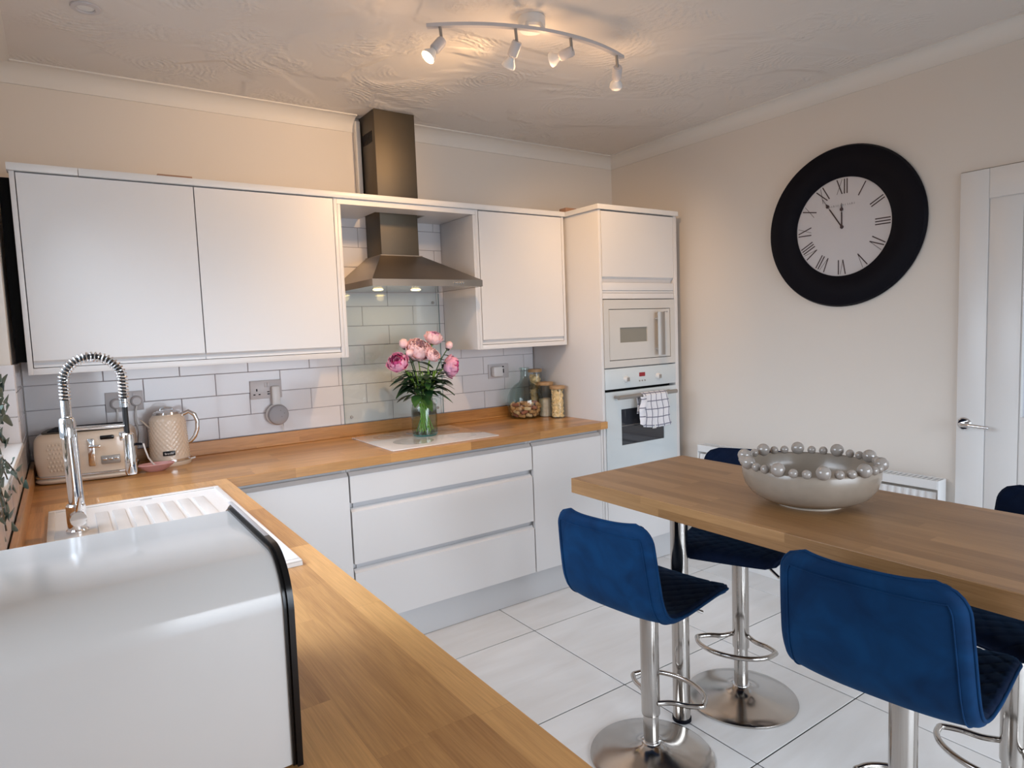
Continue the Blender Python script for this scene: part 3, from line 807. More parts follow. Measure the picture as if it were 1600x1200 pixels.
# ------------------------------------------------------------ sink and tap
t = thing('sink', (.328, -1.326, .91), 'white inset sink with ribbed drainer, in the window worktop', 'sink')
m = M()
zt = .920
bx0, bx1, by0, by1 = .150, .530, -1.77, -1.40
m.cells([SX0, bx0, bx1, SX1], [SY0, by0, by1, SY1], lambda u, v: bx0 < u < bx1 and by0 < v < by1, .9105, zt, 'z')
sk = part('rim', m, COMP, t, smooth=0)
bowl = M()
bowl.box(bx0-.004, bx0, by0, by1, .75, zt-.001); bowl.box(bx1, bx1+.004, by0, by1, .75, zt-.001)
bowl.box(bx0, bx1, by0-.004, by0, .75, zt-.001); bowl.box(bx0, bx1, by1, by1+.004, .75, zt-.001); bowl.box(bx0, bx1, by0, by1, .746, .75)
part('bowl', bowl, COMP, t, smooth=0)
eb = M()
eb.box(SX0, SX1, SY1-.022, SY1, zt, zt+.004, .002); eb.box(SX0, SX1, SY0, SY0+.022, zt, zt+.004, .002)
eb.box(SX0, SX0+.018, SY0+.022, SY1-.022, zt, zt+.004, .002); eb.box(SX1-.018, SX1, SY0+.022, SY1-.022, zt, zt+.004, .002)
part('raised_edge', eb, COMP, t)
for k in range(7):
    x = .215+.046*k
    part('drainer_rib', M().box(x-.017, x+.017, -1.36, -.96, zt, zt+.0045, .002), COMP, t)
part('badge', M().box(.33, .365, -.862, -.855, zt+.0, zt+.0006), GREYINK, t)

tx, ty = .150, -1.150
t = thing('spring_tap', (tx, ty, .9205), 'tall chrome spring-necked kitchen tap beside the sink drainer', 'tap')
part('base', M().lathe([(0, 0), (.028, 0), (.028, .006), (.024, .010), (.024, .075), (.020, .080), (0, .080)], 32, (tx, ty, .9205)), CHROME, t)
part('lever_body', M().tube([(tx, ty, .965), (tx+.004, ty-.050, .965)], .020, 24), CHROME, t)
part('lever', M().tube([(tx+.004, ty-.040, .985), (tx+.012, ty-.065, 1.03)], [.006, .005], 10), CHROME, t)
part('riser_pipe', M().tube([(tx, ty, .99), (tx-.003, ty, 1.20)], .0155, 20), CHROME, t)
part('side_pipe', M().tube([(tx+.016, ty, .99), (tx+.013, ty, 1.235)], .0065, 12), CHROME, t)
part('collar', M().lathe([(0, 0), (.0195, 0), (.0195, .05), (.0165, .055), (0, .055)], 28, (tx-.002, ty, 1.19)), CHROME, t)
part('arm', M().tube([(tx, ty, 1.213), (.292, ty, 1.208)], .0055, 12), CHROME, t)
path = [Vector((tx-.001, ty, 1.245+.012*i)) for i in range(10)]
cxr, czr, rr = .2195, 1.345, .0705
for i in range(1, 25):
    a = PI - PI*i/24; path.append(Vector((cxr+rr*math.cos(a), ty, czr+rr*math.sin(a)*.95)))
path += [Vector((.290, ty, 1.345-.012*i)) for i in range(1, 7)]
# resample evenly and wind the coil
def resample(P, n):
    L = [0]
    for a, b in zip(P, P[1:]): L.append(L[-1]+(b-a).length)
    out = []; k = 0
    for i in range(n):
        s = L[-1]*i/(n-1)
        while k < len(P)-2 and L[k+1] < s: k += 1
        f = (s-L[k])/max(1e-9, L[k+1]-L[k]); out.append(P[k].lerp(P[k+1], f))
    return out, L[-1]
def coil(P, turns, rad, wr, per=14, n=6):
    Q, L = resample(P, turns*per+1); pts = []
    for i, q in enumerate(Q):
        tg = (Q[min(i+1, len(Q)-1)]-Q[max(i-1, 0)]).normalized(); s = tg.cross(Vector((0, 1, 0))).normalized(); u = Vector((0, 1, 0))
        a = 2*PI*i/per; pts.append(q+(s*math.cos(a)+u*math.sin(a))*rad)
    return M().tube(pts, wr, n)
sp = part('spring', coil(path[4:], 36, .0125, .0023), CHROME, t)
part('spring_foot', coil(path[:5], 16, .0122, .0016), CHROME, t)
hose = path + [Vector((.290, ty, 1.26-.02*i)) for i in range(5)]
part('hose', M().tube(hose, .0075, 12), RUBBER, t)
part('spring_cuff', M().lathe([(.0095, 0), (.0135, 0), (.0135, .02), (.0095, .02)], 20, (.290, ty, 1.262), close=True), CHROME, t)
part('spray_head', M().lathe([(0, 0), (.0135, 0), (.0155, .006), (.0155, .055), (.0145, .058), (.0145, .118), (.011, .122), (0, .122)], 28, (.293, ty, 1.063)), CHROME, t)
part('spray_clip', M().box(.270, .287, ty-.010, ty+.010, 1.165, 1.190, .003), CHROME, t)
part('spray_button', M().tube([(.308, ty, 1.150), (.326, ty, 1.148)], .004, 8), BLACKM, t)

# ------------------------------------------------------------ roll-top bread bin, big glossy white
BXR, BXL = .346, .020
YBK, YFR, ZT_ = -2.235, -2.553, 1.175
t = thing('bread_bin', ((BXL+BXR)/2, -2.40, .91), 'large glossy white roll-top bin with black edge trim, in the foreground corner', 'bread bin')
def lid_prof(off=0.0, n=16):
    r = .060
    P = [(YBK, .914), (YBK, ZT_-.02), (YBK-.006, ZT_-.006), (YBK-.02, ZT_)]
    cyr, czr2 = YFR+r, ZT_-r
    for i in range(n+1):
        a = PI/2 + PI/2*i/n; P.append((cyr+r*math.cos(a), czr2+r*math.sin(a)))
    P += [(YFR+.003, 1.0), (YFR+.006, .914)]
    if off:
        Q = []
        for i, (y, z) in enumerate(P):
            a = P[max(i-1, 0)]; b = P[min(i+1, len(P)-1)]
            ty_, tz_ = b[0]-a[0], b[1]-a[1]; l = math.hypot(ty_, tz_) or 1
            Q.append((y + (tz_/l)*off*-1*-1*0 + (-tz_/l)*-off, z + (ty_/l)*-off))
        P = Q
    return P
def lid_shell(off, x0, x1, cap=True):
    P = lid_prof(off); return M().prism(P, 'x', x0, x1)
part('lid', lid_shell(0, BXL+.012, BXR), GLOSSW, t, label='white high-gloss curved lid')
part('edge_seal', lid_shell(.004, BXR, BXR+.004), BLACK, t, label='black edge seal')
sidep = lid_shell(.009, BXR+.004, BXR+.011)
part('side_panel', sidep, BLACK, t, label='black side rim')
part('trim_strip', M().box(BXR+.0045, BXR+.0115, YFR+.09, YBK, ZT_+.0075, ZT_+.0095, .001), SOCK, t, label='pale strip on the rear of the rim')
part('side_panel', lid_shell(.009, BXL, BXL+.012), BLACK, t)

# ------------------------------------------------------------ kettle
def diamond(r0, r1f, z0, z1, nz=90, na=200, amp=.0028, cell_a=26, cell_z=9):
    """tapering body with embossed diamonds"""
    m = M(); vs = []; fs = []
    for i in range(nz+1):
        f = i/nz; z = z0+(z1-z0)*f; r = r1f(f)
        for j in range(na):
            a = 2*PI*j/na
            p = abs(((a*cell_a/(2*PI) + f*cell_z) % 1)-.5) + abs(((a*cell_a/(2*PI) - f*cell_z) % 1)-.5)
            env = min(1, f*8, (1-f)*5)
            rr_ = r + amp*(p-.5)*env
            vs.append((rr_*math.cos(a), rr_*math.sin(a), z))
    for i in range(nz):
        for j in range(na):
            fs.append((i*na+j, i*na+(j+1) % na, (i+1)*na+(j+1) % na, (i+1)*na+j))
    m.add(vs, fs); return m
kx, ky = .512, -.135
t = thing('kettle', (kx, ky, .91), 'cream diamond-embossed electric kettle with chrome lid and handle', 'kettle')
part('power_base', M().lathe([(0, 0), (.083, 0), (.085, .004), (.085, .014), (.078, .018), (0, .018)], 48), CREAM, t, local=True)
part('chrome_band', M().lathe([(.078, .018), (.082, .019), (.082, .028), (.078, .030)], 48), CHROME, t, local=True)
bodyf = lambda f: .080 - .010*f - (.018*((f-.86)/.14)**2 if f > .86 else 0)
kb = diamond(0, bodyf, .028, .222); kb.disc((0, 0, .030), .076, 40)
part('body', kb, CREAM, t, local=True, smooth=60)
ld = M().lathe([(.0535, .218), (.056, .222), (.052, .231), (.030, .238), (0, .239)], 48)
lidk = part('lid', ld, CHROME, t, local=True)
part('lid_grip', M().tube([(-.026, 0, .236), (-.022, 0, .247), (0, 0, .251), (.022, 0, .247), (.026, 0, .236)], .0035, 8), CHROME, lidk, local=True)
hp = [(.058, 0, .214), (.085, 0, .226), (.108, 0, .210), (.118, 0, .180), (.116, 0, .145), (.104, 0, .112), (.086, 0, .092), (.074, 0, .088)]
part('handle', M().tube(hp, [.009, .0095, .0095, .009, .009, .0085, .008, .007], 12), CHROME, t, local=True)
hp2 = [(p[0]+(-.003 if 0 else 0), 0, p[2]) for p in hp]
spt = M()
spt.sheet(lambda u, v: Vector((-.056-.046*v, .028*(u-.5)*2*(1-.80*v), .140+.066*v+.018*abs(u-.5)*2*(1-v))), 8, 6, .003)
part('spout', spt, CREAM, t, local=True)
bd = part('badge', M().box(-.024, .024, -.0835, -.076, .048, .068, .003), BLACK, t, local=True)
tm = text_mesh('Breville', .0115); tm.xform(T4(0, -.0838, .0575) @ R4('X', PI/2))
part('badge_lettering', tm, WPLAS, bd, local=True, smooth=0)
part('switch', M().tube([(.082, -.012, .016), (.100, -.016, .020)], .004, 8), WPLAS, t, local=True)
t.rotation_euler = (0, 0, -.15)

# ------------------------------------------------------------ toaster
t = thing('toaster', (.213, -.165, .91), 'cream embossed four-slice toaster in the corner by the window', 'toaster', rotz=-.16)
def rr_body(hw, hd, z0, z1, r, top_r, n=8):
    """rounded box built from stacked superellipse rings"""
    m = M(); rings = []
    lv = [(z0, 0), (z0+.004, 0)] + [(z0+(z1-top_r-z0)*k/10, 0) for k in range(1, 11)] + [(z1-top_r+top_r*math.sin(PI/2*k/7), top_r*(1-math.cos(PI/2*k/7))) for k in range(1, 8)]
    na = 72; vs = []; fs = []
    for z, ins in lv:
        bulge = .006*math.sin(PI*min(1, (z-z0)/(z1-z0)))
        for j in range(na):
            a = 2*PI*j/na; c, s_ = math.cos(a), math.sin(a); e = 2/5.5
            x = (hw-ins+bulge)*math.copysign(abs(c)**e, c); y = (hd-ins+bulge)*math.copysign(abs(s_)**e, s_)
            vs.append((x, y, z))
    for i in range(len(lv)-1):
        for j in range(na): fs.append((i*na+j, i*na+(j+1) % na, (i+1)*na+(j+1) % na, (i+1)*na+j))
    fs.append(tuple(range(na))[::-1]); fs.append(tuple((len(lv)-1)*na+j for j in range(na)))
    return m.add(vs, fs)
part('foot_base', rr_body(.168, .128, .004, .022, 0, .003), CREAM, t, local=True)
part('chrome_band', rr_body(.169, .129, .022, .034, 0, .002), CHROME, t, local=True)
part('body', rr_body(.166, .126, .034, .196, 0, .030), CREAM, t, local=True, smooth=50)
em = M()
for s_ in (-1, 1):
    for k in range(9):
        for q in range(7):
            x = -.115+.0115*k + (.0 if q % 2 else .0057); z = .055+.0165*q
            em.add([(x-.0054, -.1315, z), (x, -.1315, z-.0078), (x+.0054, -.1315, z), (x, -.1315, z+.0078), (x, -.1340, z)], [(0, 1, 4), (1, 2, 4), (2, 3, 4), (3, 0, 4)])
    break
e2 = part('embossed_panel', em, CREAM, t, local=True, smooth=0)
part('top_plate', rr_body(.140, .100, .1945, .200, 0, .003), STEEL, t, local=True)
for y in (-.066, -.024, .024, .066):
    part('slot', M().box(-.122, .122, y-.014, y+.014, .196, .2035, .004), BLACKM, t, local=True)
for x in (.028,):
    part('lever_track', M().box(x-.012, x+.012, -.139, -.128, .058, .168, .004), CHROME, t, local=True)
    part('lever', M().box(x-.006, x+.034, -.152, -.138, .132, .143, .004), CHROME, t, local=True)
part('control_panel', M().box(.058, .124, -.1375, -.128, .062, .095, .003), GREYH, t, local=True)
for k in range(3): part('button', M().box(.064+.020*k, .078+.020*k, -.140, -.1374, .078, .086, .001), CHROME, t, local=True)
bd = part('badge', M().box(.060, .108, -.1355, -.128, .160, .176, .003), BLACK, t, local=True)

# pink spoon rest
m = M()
def dishf(u, v):
    a = 2*PI*u; r = v
    ex = .066*math.cos(a)*(1+.10*math.cos(a)); ey = .038*math.sin(a)
    return Vector((.437+ex*r, -.272+ey*r+.012*r*math.cos(a)*0, .913+.026*max(0, r-.35)**1.3*2.0))
m.sheet(dishf, 40, 8, -.005)
solo('spoon_rest', m, PINKD, 'small pink ceramic spoon rest between toaster and kettle', 'dish')

# ------------------------------------------------------------ sockets, plugs, speaker
def socket(x0, x1, z0, z1, label, name='wall_socket'):
    t = thing(name, ((x0+x1)/2, 0, (z0+z1)/2), label, 'socket')
    part('plate', M().box(x0, x1, -.0095, -.0002, z0, z1, .002), SOCK, t)
    return t
def holes(t, cx, cz):
    for dx_, dz_, a, b in ((0, .016, .003, .006), (-.012, -.006, .005, .0025), (.012, -.006, .005, .0025)):
        part('pin_hole', M().box(cx+dx_-a, cx+dx_+a, -.0099, -.0092, cz+dz_-b, cz+dz_+b), BLACKM, t)
t = socket(.293, .438, 1.148, 1.234, 'double wall socket behind the toaster')
for x in (.345, .402): part('switch', M().box(x-.006, x+.006, -.013, -.009, 1.212, 1.228, .001), SOCK, t)
def plug(x, z, label, path_pts):
    t = thing('plug', (x, -.02, z), label, 'plug')
    m = M(); m.lathe([(0, 0), (.024, 0), (.022, .020), (.016, .026), (0, .026)], 24, (x, -.0098, z), R4('X', PI/2))
    part('body', m, SOCK, t)
    part('cable', M().tube([(x, -.026, z-.020)] + path_pts, .0038, 8), WPLAS, t)
plug(.333, 1.184, 'left white plug in the socket behind the toaster', [(.334, -.03, 1.13), (.330, -.024, 1.06), (.318, -.028, 1.00), (.30, -.034, .94), (.29, -.045, .916)])
plug(.410, 1.190, 'right white plug in the socket behind the toaster', [(.404, -.03, 1.15), (.40, -.026, 1.10), (.412, -.026, 1.05), (.405, -.03, 1.0), (.405, -.026, .985)])
solo('power_cable', M().tube([(.400, -.30, 1.035), (.404, -.31, 1.01), (.413, -.31, .975), (.430, -.30, .945), (.452, -.285, .928), (.470, -.255, .9145), (.478, -.235, .9145)], .0032, 8), WPLAS, 'white appliance cable looping from toaster to the pink dish', 'cable')
t = socket(.895, 1.045, 1.150, 1.240, 'double wall socket with USB ports behind the round speaker')
holes(t, .925, 1.178)
for z in (1.172, 1.183): part('usb_port', M().box(.974, .986, -.0099, -.0092, z-.0025, z+.0025), BLACKM, t)
for x in (.968, .982): part('switch', M().box(x-.0055, x+.0055, -.013, -.009, 1.207, 1.229, .001), SOCK, t)
t = thing('smart_speaker', (1.012, -.05, 1.02), 'round white smart speaker hanging on a bracket from the wall socket', 'speaker')
part('bracket', M().box(.990, 1.030, -.036, -.0105, 1.095, 1.210, .008), WPLAS, t)
part('cradle', M().lathe([(0, 0), (.053, 0), (.053, .016), (.049, .022), (0, .022)], 40, (1.010, -.018, 1.068), R4('X', PI/2)), WPLAS, t)
part('body', M().lathe([(0, 0), (.049, 0), (.050, .010), (.046, .022), (.036, .029), (.018, .032), (0, .0325)], 40, (1.010, -.040, 1.068), R4('X', PI/2)), SPKF, t)
for dx_, dz_ in ((0, .020), (.018, .006), (-.012, .006), (.004, -.010)):
    part('control_dot', M().lathe([(0, 0), (.003, 0), (.003, .001), (0, .001)], 12, (1.016+dx_, -.0722+abs(dx_)*.1, 1.070+dz_), R4('X', PI/2)), GREYINK, t)
part('cable_tail', M().tube([(1.030, -.03, 1.020), (1.036, -.024, 1.0), (1.036, -.022, .980)], .0025, 6), WPLAS, t)
t = socket(2.274, 2.420, 1.150, 1.236, 'double wall socket near the glass demijohn')
part('pin_hole', M().box(2.372, 2.384, -.0105, -.0092, 1.180, 1.205), BLACKM, t)
part('pin_hole', M().box(2.372, 2.384, -.0105, -.0092, 1.215, 1.222), BLACKM, t)
solo('plug_in_unit', M().box(2.286, 2.356, -.050, -.0098, 1.160, 1.224, .012), WPLAS, 'white plug-in unit in the socket near the demijohn', 'plug')

# ------------------------------------------------------------ vase of peonies
vx, vy = 1.668, -.325; vz = .9168
t = thing('glass_vase', (vx, vy, vz), 'clear green-tinted glass jar vase on the hob', 'vase')
outer = [(.0, .004), (.060, .004), (.066, .010), (.067, .030), (.067, .145), (.064, .158), (.052, .170), (.048, .178), (.048, .218), (.052, .226)]
inner = [(.050, .226), (.045, .218), (.045, .178), (.050, .168), (.061, .157), (.064, .145), (.064, .018), (.0, .016)]
part('jar', M().lathe(outer+inner, 48), GGREEN, t, local=True)
part('thick_base', M().lathe([(0, 0), (.060, 0), (.064, .004), (.065, .009), (0, .009)], 40), GTEAL, t, local=True)
part('water', M().lathe([(0, .0165), (.0635, .0165), (.0635, .130), (0, .130)], 40), glass('water', (.93, .97, .92), 0, 1.2), t, local=True)
part('jar_handle', M().tube([(.050, 0, .182), (.068, 0, .182), (.076, 0, .172), (.074, 0, .155), (.066, 0, .150)], .004, 8), GGREEN, t, local=True)
part('rim', M().lathe([(.047, .222), (.052, .224), (.053, .229), (.050, .232), (.046, .229)], 40, close=True), GGREEN, t, local=True)

def petal(m, base, axis, side, length, width, curl, mi):
    """cupped petal from base going along axis, opening outwards along side"""
    axis = Vector(axis).normalized(); side = Vector(side); side = (side-axis*side.dot(axis)).normalized(); w = axis.cross(side)
    nu, nv = 4, 5
    def f(u, v):
        s = v; k = (u-.5)*2
        wd = width*math.sin(PI*min(.97, .12+.80*s))**.8
        bulge = side*length*(.62*math.sin(s*PI*.62)*(1-curl*.55*s))
        return Vector(base)+axis*length*(s*(1-.15*curl*s)) + bulge - side*abs(k)**2*wd*.45*(1-.2*s) + w*k*wd + axis*(.004*math.sin(k*5+s*3))
    m.sheet(f, nu, nv, .0006, mi)
def peony(px, py, pz, size, face, mats, label, leaves, bud=False):
    """stem from the jar to the bloom"""
    h = Vector((px, py, pz)); fdir = Vector(face).normalized()
    foot = Vector((vx+random.uniform(-.04, .04), vy+random.uniform(-.04, .04), vz+.020))
    neck = Vector((vx+(px-vx)*.18, vy+(py-vy)*.18, vz+.215))
    foot = Vector((vx-(px-vx)*.35+random.uniform(-.012, .012), vy-(py-vy)*.35+random.uniform(-.02, .02), vz+.022))
    d = Vector((foot.x-vx, foot.y-vy, 0))
    if d.length > .050: d *= .050/d.length
    foot = Vector((vx+d.x, vy+d.y, foot.z))
    end = h - fdir*size*.55
    P = []
    for i in range(17):
        s = i/16
        if s < .45: P.append(foot.lerp(neck, s/.45))
        else:
            q = (s-.45)/.55; P.append(neck.lerp(end, q) + Vector((0, 0, .025*math.sin(q*PI))))
    t = thing('peony', tuple(foot), label, 'flower')
    part('stem', M().tube(P, .0030, 8), STEMG if not bud else LEAFM, t)
    ax = fdir; a1 = ax.orthogonal().normalized(); a2 = ax.cross(a1)
    m = M()
    if bud:
        m.lathe([(0, -size*.9), (size*.5, -size*.6), (size*.80, 0), (size*.6, size*.6), (size*.2, size*.85), (0, size*.8)], 20, h, ax.to_track_quat('Z', 'Y').to_matrix().to_4x4())
        for k in range(7):
            a = 2*PI*k/7; petal(m, h-ax*size*.8, ax, a1*math.cos(a)+a2*math.sin(a), size*1.5, size*.6, 1.1, 0)
        for k in range(5):
            a = 2*PI*k/5+.4; petal(m, h-ax*size*.95, ax, a1*math.cos(a)+a2*math.sin(a), size*.95, size*.5, .6, 1)
        part('bloom', m, [mats[0], LEAFD], t, smooth=80)
    else:
        def ball_petal(az, rho, t0, t1, half, lip, mi):
            ph = random.uniform(0, 6)
            def f(u, v):
                th = t0+(t1-t0)*v; k = (u-.5)*2
                hw = half*(.35+.65*math.sin(PI*min(.86, v*.86+.06)))
                a = az+hw*k/max(.35, math.sin(max(.3, min(PI-.3, th))))
                r_ = rho*(1+lip*v*v+.045*math.sin(k*7+ph)*v+.02*math.sin(v*9+ph)) - rho*.10*k*k
                r_z = -math.cos(th)*r_*.92
                rs = math.sin(th)*r_
                return h + ax*r_z + (a1*math.cos(a)+a2*math.sin(a))*rs
            m.sheet(f, 6, 7, .0006, mi)
        for ring, (cnt, rho, t1, half, lip) in enumerate(((6, 1.0, 1.55, .62, .18), (6, .93, 1.95, .60, .04), (7, .84, 2.30, .50, -.02), (7, .72, 2.45, .42, .05), (7, .58, 2.5, .40, .12), (6, .42, 2.5, .42, .2), (5, .28, 2.6, .5, .25))):
            for k in range(cnt):
                a = 2*PI*(k+.5*(ring % 2)+random.uniform(-.12, .12))/cnt
                ball_petal(a, size*rho*random.uniform(.95, 1.05), .25, t1+random.uniform(-.18, .12), half, lip, 1 if ring in (3, 4, 6) else 0)
        part('bloom', m, mats, t, smooth=80)
    c = M()
    for k in range(5):
        a = 2*PI*k/5; petal(c, h-ax*size*.98, ax, a1*math.cos(a)+a2*math.sin(a), size*.7, size*.35, .2, 0)
    part('sepals', c, LEAFD, t, smooth=80)
    for (s, dirv, ln) in leaves:
        i = int(s*16); p0 = P[i]; dv = Vector(dirv).normalized()
        lf = M(); sd = dv.cross(Vector((0, 0, 1))).normalized(); up = sd.cross(dv)
        lf.sheet(lambda u, v: p0 + dv*ln*v + sd*(u-.5)*2*ln*.21*math.sin(PI*min(.98, v*.93+.05)) - Vector((0, 0, 1))*ln*.35*v*v + up*abs(u-.5)*ln*.08, 4, 8, .0006)
        part('leaf', lf, LEAFD if random.random() < .6 else LEAFM, t, smooth=80)
def lv(n, smin=.5, smax=.85, dn=.1, l=(.07, .12)):
    out = []
    for k in range(n):
        a = random.uniform(0, 2*PI); out.append((random.uniform(smin, smax), (math.cos(a)*1.0, math.sin(a)*.7, random.uniform(-.35, .55)), random.uniform(*l)))
    return out
peony(1.525, -.345, 1.305, .052, (-.45, -.55, .55), [PINK2, PINK3], 'magenta-pink open peony, lowest bloom on the left', lv(4)+[(.62, (-1, -.3, -.1), .13)])
peony(1.650, -.335, 1.365, .062, (-.05, -.75, .65), [PINK1, PINK1], 'largest pale pink peony, in the centre of the vase', lv(4))
peony(1.752, -.310, 1.422, .046, (.1, -.35, .9), [PINK1, PINK2], 'pale pink peony standing highest in the vase', lv(4))
peony(1.585, -.300, 1.392, .030, (-.3, -.2, .9), [PINK1, PINK1], 'small pale pink bud above the lowest left bloom', lv(3), bud=True)
peony(1.705, -.385, 1.332, .036, (.2, -.8, .4), [PINK1, PINK1], 'half-open pale pink peony just below the centre bloom', lv(4))
peony(1.835, -.320, 1.372, .026, (.35, -.1, .9), [PINK1, PINK1], 'small closed pink bud on the upper right', lv(3)+[(.9, (1, 0, -.1), .07)], bud=True)
peony(1.838, -.345, 1.262, .056, (.75, -.45, -.05), [PINK2, PINK3], 'magenta-pink open peony drooping on the right', lv(4)+[(.60, (1, -.2, -.2), .12)])
peony(1.590, -.350, 1.345, .024, (-.2, -.7, .3), [PINK1, PINK1], 'small pink bud tucked between left and centre blooms', lv(3), bud=True)
# extra leafy stalks
t = thing('peony_foliage', (vx, vy, vz+.02), 'leafy green peony foliage filling the neck of the vase', 'foliage')
for k in range(13):
    a = 2*PI*k/13; b = Vector((vx+.030*math.cos(a+2), vy+.030*math.sin(a+2), vz+.020)); nck = Vector((vx+.033*math.cos(a), vy+.033*math.sin(a), vz+.215)); tp = Vector((vx+.075*math.cos(a), vy+.06*math.sin(a), vz+.33))
    part('stem', M().tube([b, b.lerp(nck, .5), nck, tp], .0026, 6), STEMG, t)
    for q in range(6):
        an = a + random.uniform(-1.0, 1.0); p0 = nck.lerp(tp, random.uniform(-.1, .9)); ln = random.uniform(.085, .14)
        dv = Vector((math.cos(an), math.sin(an), random.uniform(-.15, 1.0))).normalized(); sd = dv.cross(Vector((0, 0, 1))).normalized()
        lf = M(); lf.sheet(lambda u, v: p0 + dv*ln*v + sd*(u-.5)*2*ln*.21*math.sin(PI*min(.98, v*.93+.05)) - Vector((0, 0, 1))*ln*.45*v*v, 4, 7, .0006)
        part('leaf', lf, LEAFD if (k+q) % 3 else LEAFM, t, smooth=80)

# ------------------------------------------------------------ demijohn of corks, storage jars
dx_, dy_ = 2.440, -.145
t = thing('demijohn', (dx_, dy_, .9105), 'squat green glass demijohn half full of corks', 'bottle')
outer = [(0, 0), (.085, 0), (.098, .010), (.108, .05), (.110, .095), (.104, .135), (.088, .172), (.060, .200), (.036, .216), (.0275, .232), (.025, .262), (.025, .285), (.031, .288), (.031, .300), (.027, .302)]
inner = [(.023, .300), (.022, .262), (.0245, .232), (.033, .214), (.058, .197), (.085, .170), (.101, .134), (.107, .095), (.105, .05), (.094, .012), (.082, .004), (0, .004)]
part('bottle_glass', M().lathe(outer+inner, 56), GGREEN, t, local=True)
ckm = [mesh_of('cork', M().lathe([(0, -.019), (.0095, -.019), (.0105, -.017), (.0105, .017), (.0095, .019), (0, .019)], 14), c) for c in CORKM]
n = 0
for layer, z in enumerate((.019, .040, .061, .081)):
    Rl = (.070, .080, .082, .080)[layer]
    for ring in range(3):
        rad = Rl*(1-ring*.40) if ring < 2 else .012
        cnt = (10, 5, 1)[ring]
        if layer == 3: cnt = (6, 3, 1)[ring]
        for k in range(cnt):
            a = 2*PI*(k+.37*layer+.2*ring)/cnt
            o = bpy.data.objects.new('cork', ckm[(n*7+layer) % 3 if n % 4 else 0]); C.objects.link(o)
            o.location = (dx_+rad*math.cos(a), dy_+rad*math.sin(a), .9105+z+random.uniform(-.002, .003))
            o.rotation_euler = (PI/2+random.uniform(-.35, .35), random.uniform(-.3, .3), a+random.choice((0, .25, -.35, .5)))
            tagp(o, 'wine cork lying in the glass demijohn', 'cork', 'corks in the demijohn'); n += 1
def jar(x, y, h, r, label, fill, fillh, content):
    t = thing('storage_jar', (x, y, .9105), label, 'jar')
    part('glass', M().lathe([(0, 0), (r, 0), (r, h-.018), (r-.0025, h-.018), (r-.0025, .003), (0, .003)], 36), GCLEAR, t, local=True)
    part('lid', M().lathe([(0, h-.020), (r+.001, h-.018), (r+.002, h-.015), (r+.002, h), (0, h)], 36), BAMBOO, t, local=True, label='bamboo lid')
    rr2 = r-.0035; m = M()
    if content == 'pasta':
        for k in range(420):
            zz = .006 + fillh*(k/420); a = random.uniform(0, 2*PI); q = rr2*.93*math.sqrt(random.uniform(.55, 1)) - .004
            rot = Matrix.Rotation(random.uniform(0, PI), 4, Vector((random.random()-.5, random.random()-.5, random.random()-.5)).normalized())
            st = len(m.v); m.tube([(-.006, 0, 0), (0, .003, 0), (.006, 0, 0)], .0030, 5); m.xform(T4(q*math.cos(a), q*math.sin(a), zz) @ rot, st)
        m.lathe([(0, .006), (rr2*.72, .006), (rr2*.72, fillh-.004), (0, fillh)], 16)
    else: m.lathe([(0, .0035), (rr2, .0035), (rr2, fillh), (rr2*.6, fillh+.004), (0, fillh+.003)], 32)
    part('contents', m, fill, t, local=True, kind='stuff', smooth=40)
jar(2.548, -.105, .285, .042, 'tallest bamboo-lidded jar of pasta, at the back against the tower', PASTA, .245, 'pasta')
jar(2.555, -.200, .208, .046, 'bamboo-lidded jar half full of oats, between demijohn and front jar', OATS, .105, 'fine')
jar(2.562, -.305, .190, .044, 'shorter bamboo-lidded jar of pasta, frontmost on the worktop', PASTA, .160, 'pasta')

# ------------------------------------------------------------ table
TXa, TXb, TYa, TYb, TZ = 1.617, 2.207, -3.30, -1.560, .905
t = thing('bar_table', (1.912, -2.4, 0), 'oak-topped breakfast bar table on steel posts', 'table')
part('tabletop', M().box(TXa, TXb, TYa, TYb, TZ-.052, TZ, .0015), OAKT, t, smooth=20)
for y in (-1.795, -3.06):
    lg = part('leg', M().lathe([(0, .012), (.031, .012), (.031, TZ-.056), (0, TZ-.056)], 32, (1.912, y, 0)), NICKEL, t)
    part('foot_glide', M().lathe([(0, 0), (.031, 0), (.034, .003), (.034, .014), (0, .014)], 32, (1.912, y, 0)), BLACKM, lg)
    part('top_flange', M().lathe([(0, 0), (.05, 0), (.05, .004), (0, .004)], 32, (1.912, y, TZ-.0565)), NICKEL, lg)

# bobble-rimmed bowl
bx, by, bz = 1.920, -2.285, TZ+.0005
t = thing('bobble_bowl', (bx, by, bz), 'taupe glazed ceramic bowl with a rim of round beads on the table', 'bowl')
prof = [(0, .0), (.088, .0), (.090, .006), (.100, .010), (.132, .015), (.160, .030), (.178, .052), (.186, .076), (.1865, .098), (.1835, .103), (.1795, .099), (.178, .078), (.170, .054), (.152, .034), (.12, .022), (0, .016)]
prof = [(r_, z_*1.12) for r_, z_ in prof]
part('bowl_body', M().lathe(prof, 72), GLZ, t, local=True)
part('foot_ring', M().lathe([(.086, -.0003), (.092, -.0003), (.092, .004), (.086, .004)], 60, close=True), mat('bare_rim', (.55, .47, .38), .5), t, local=True)
def sphere(c, r, nu=20, nv=12):
    return M().lathe([(r*math.sin(PI*i/nv) if 0 < i < nv else 0, -r*math.cos(PI*i/nv)) for i in range(nv+1)], nu, c)
seq = [.0195, .0125, .0125]
ang = .10; k = 0; tot = 0
beads = []
for k in range(30): beads.append(seq[k % 3])
gaps = (2*PI*.183 - sum(2*b for b in beads))/30
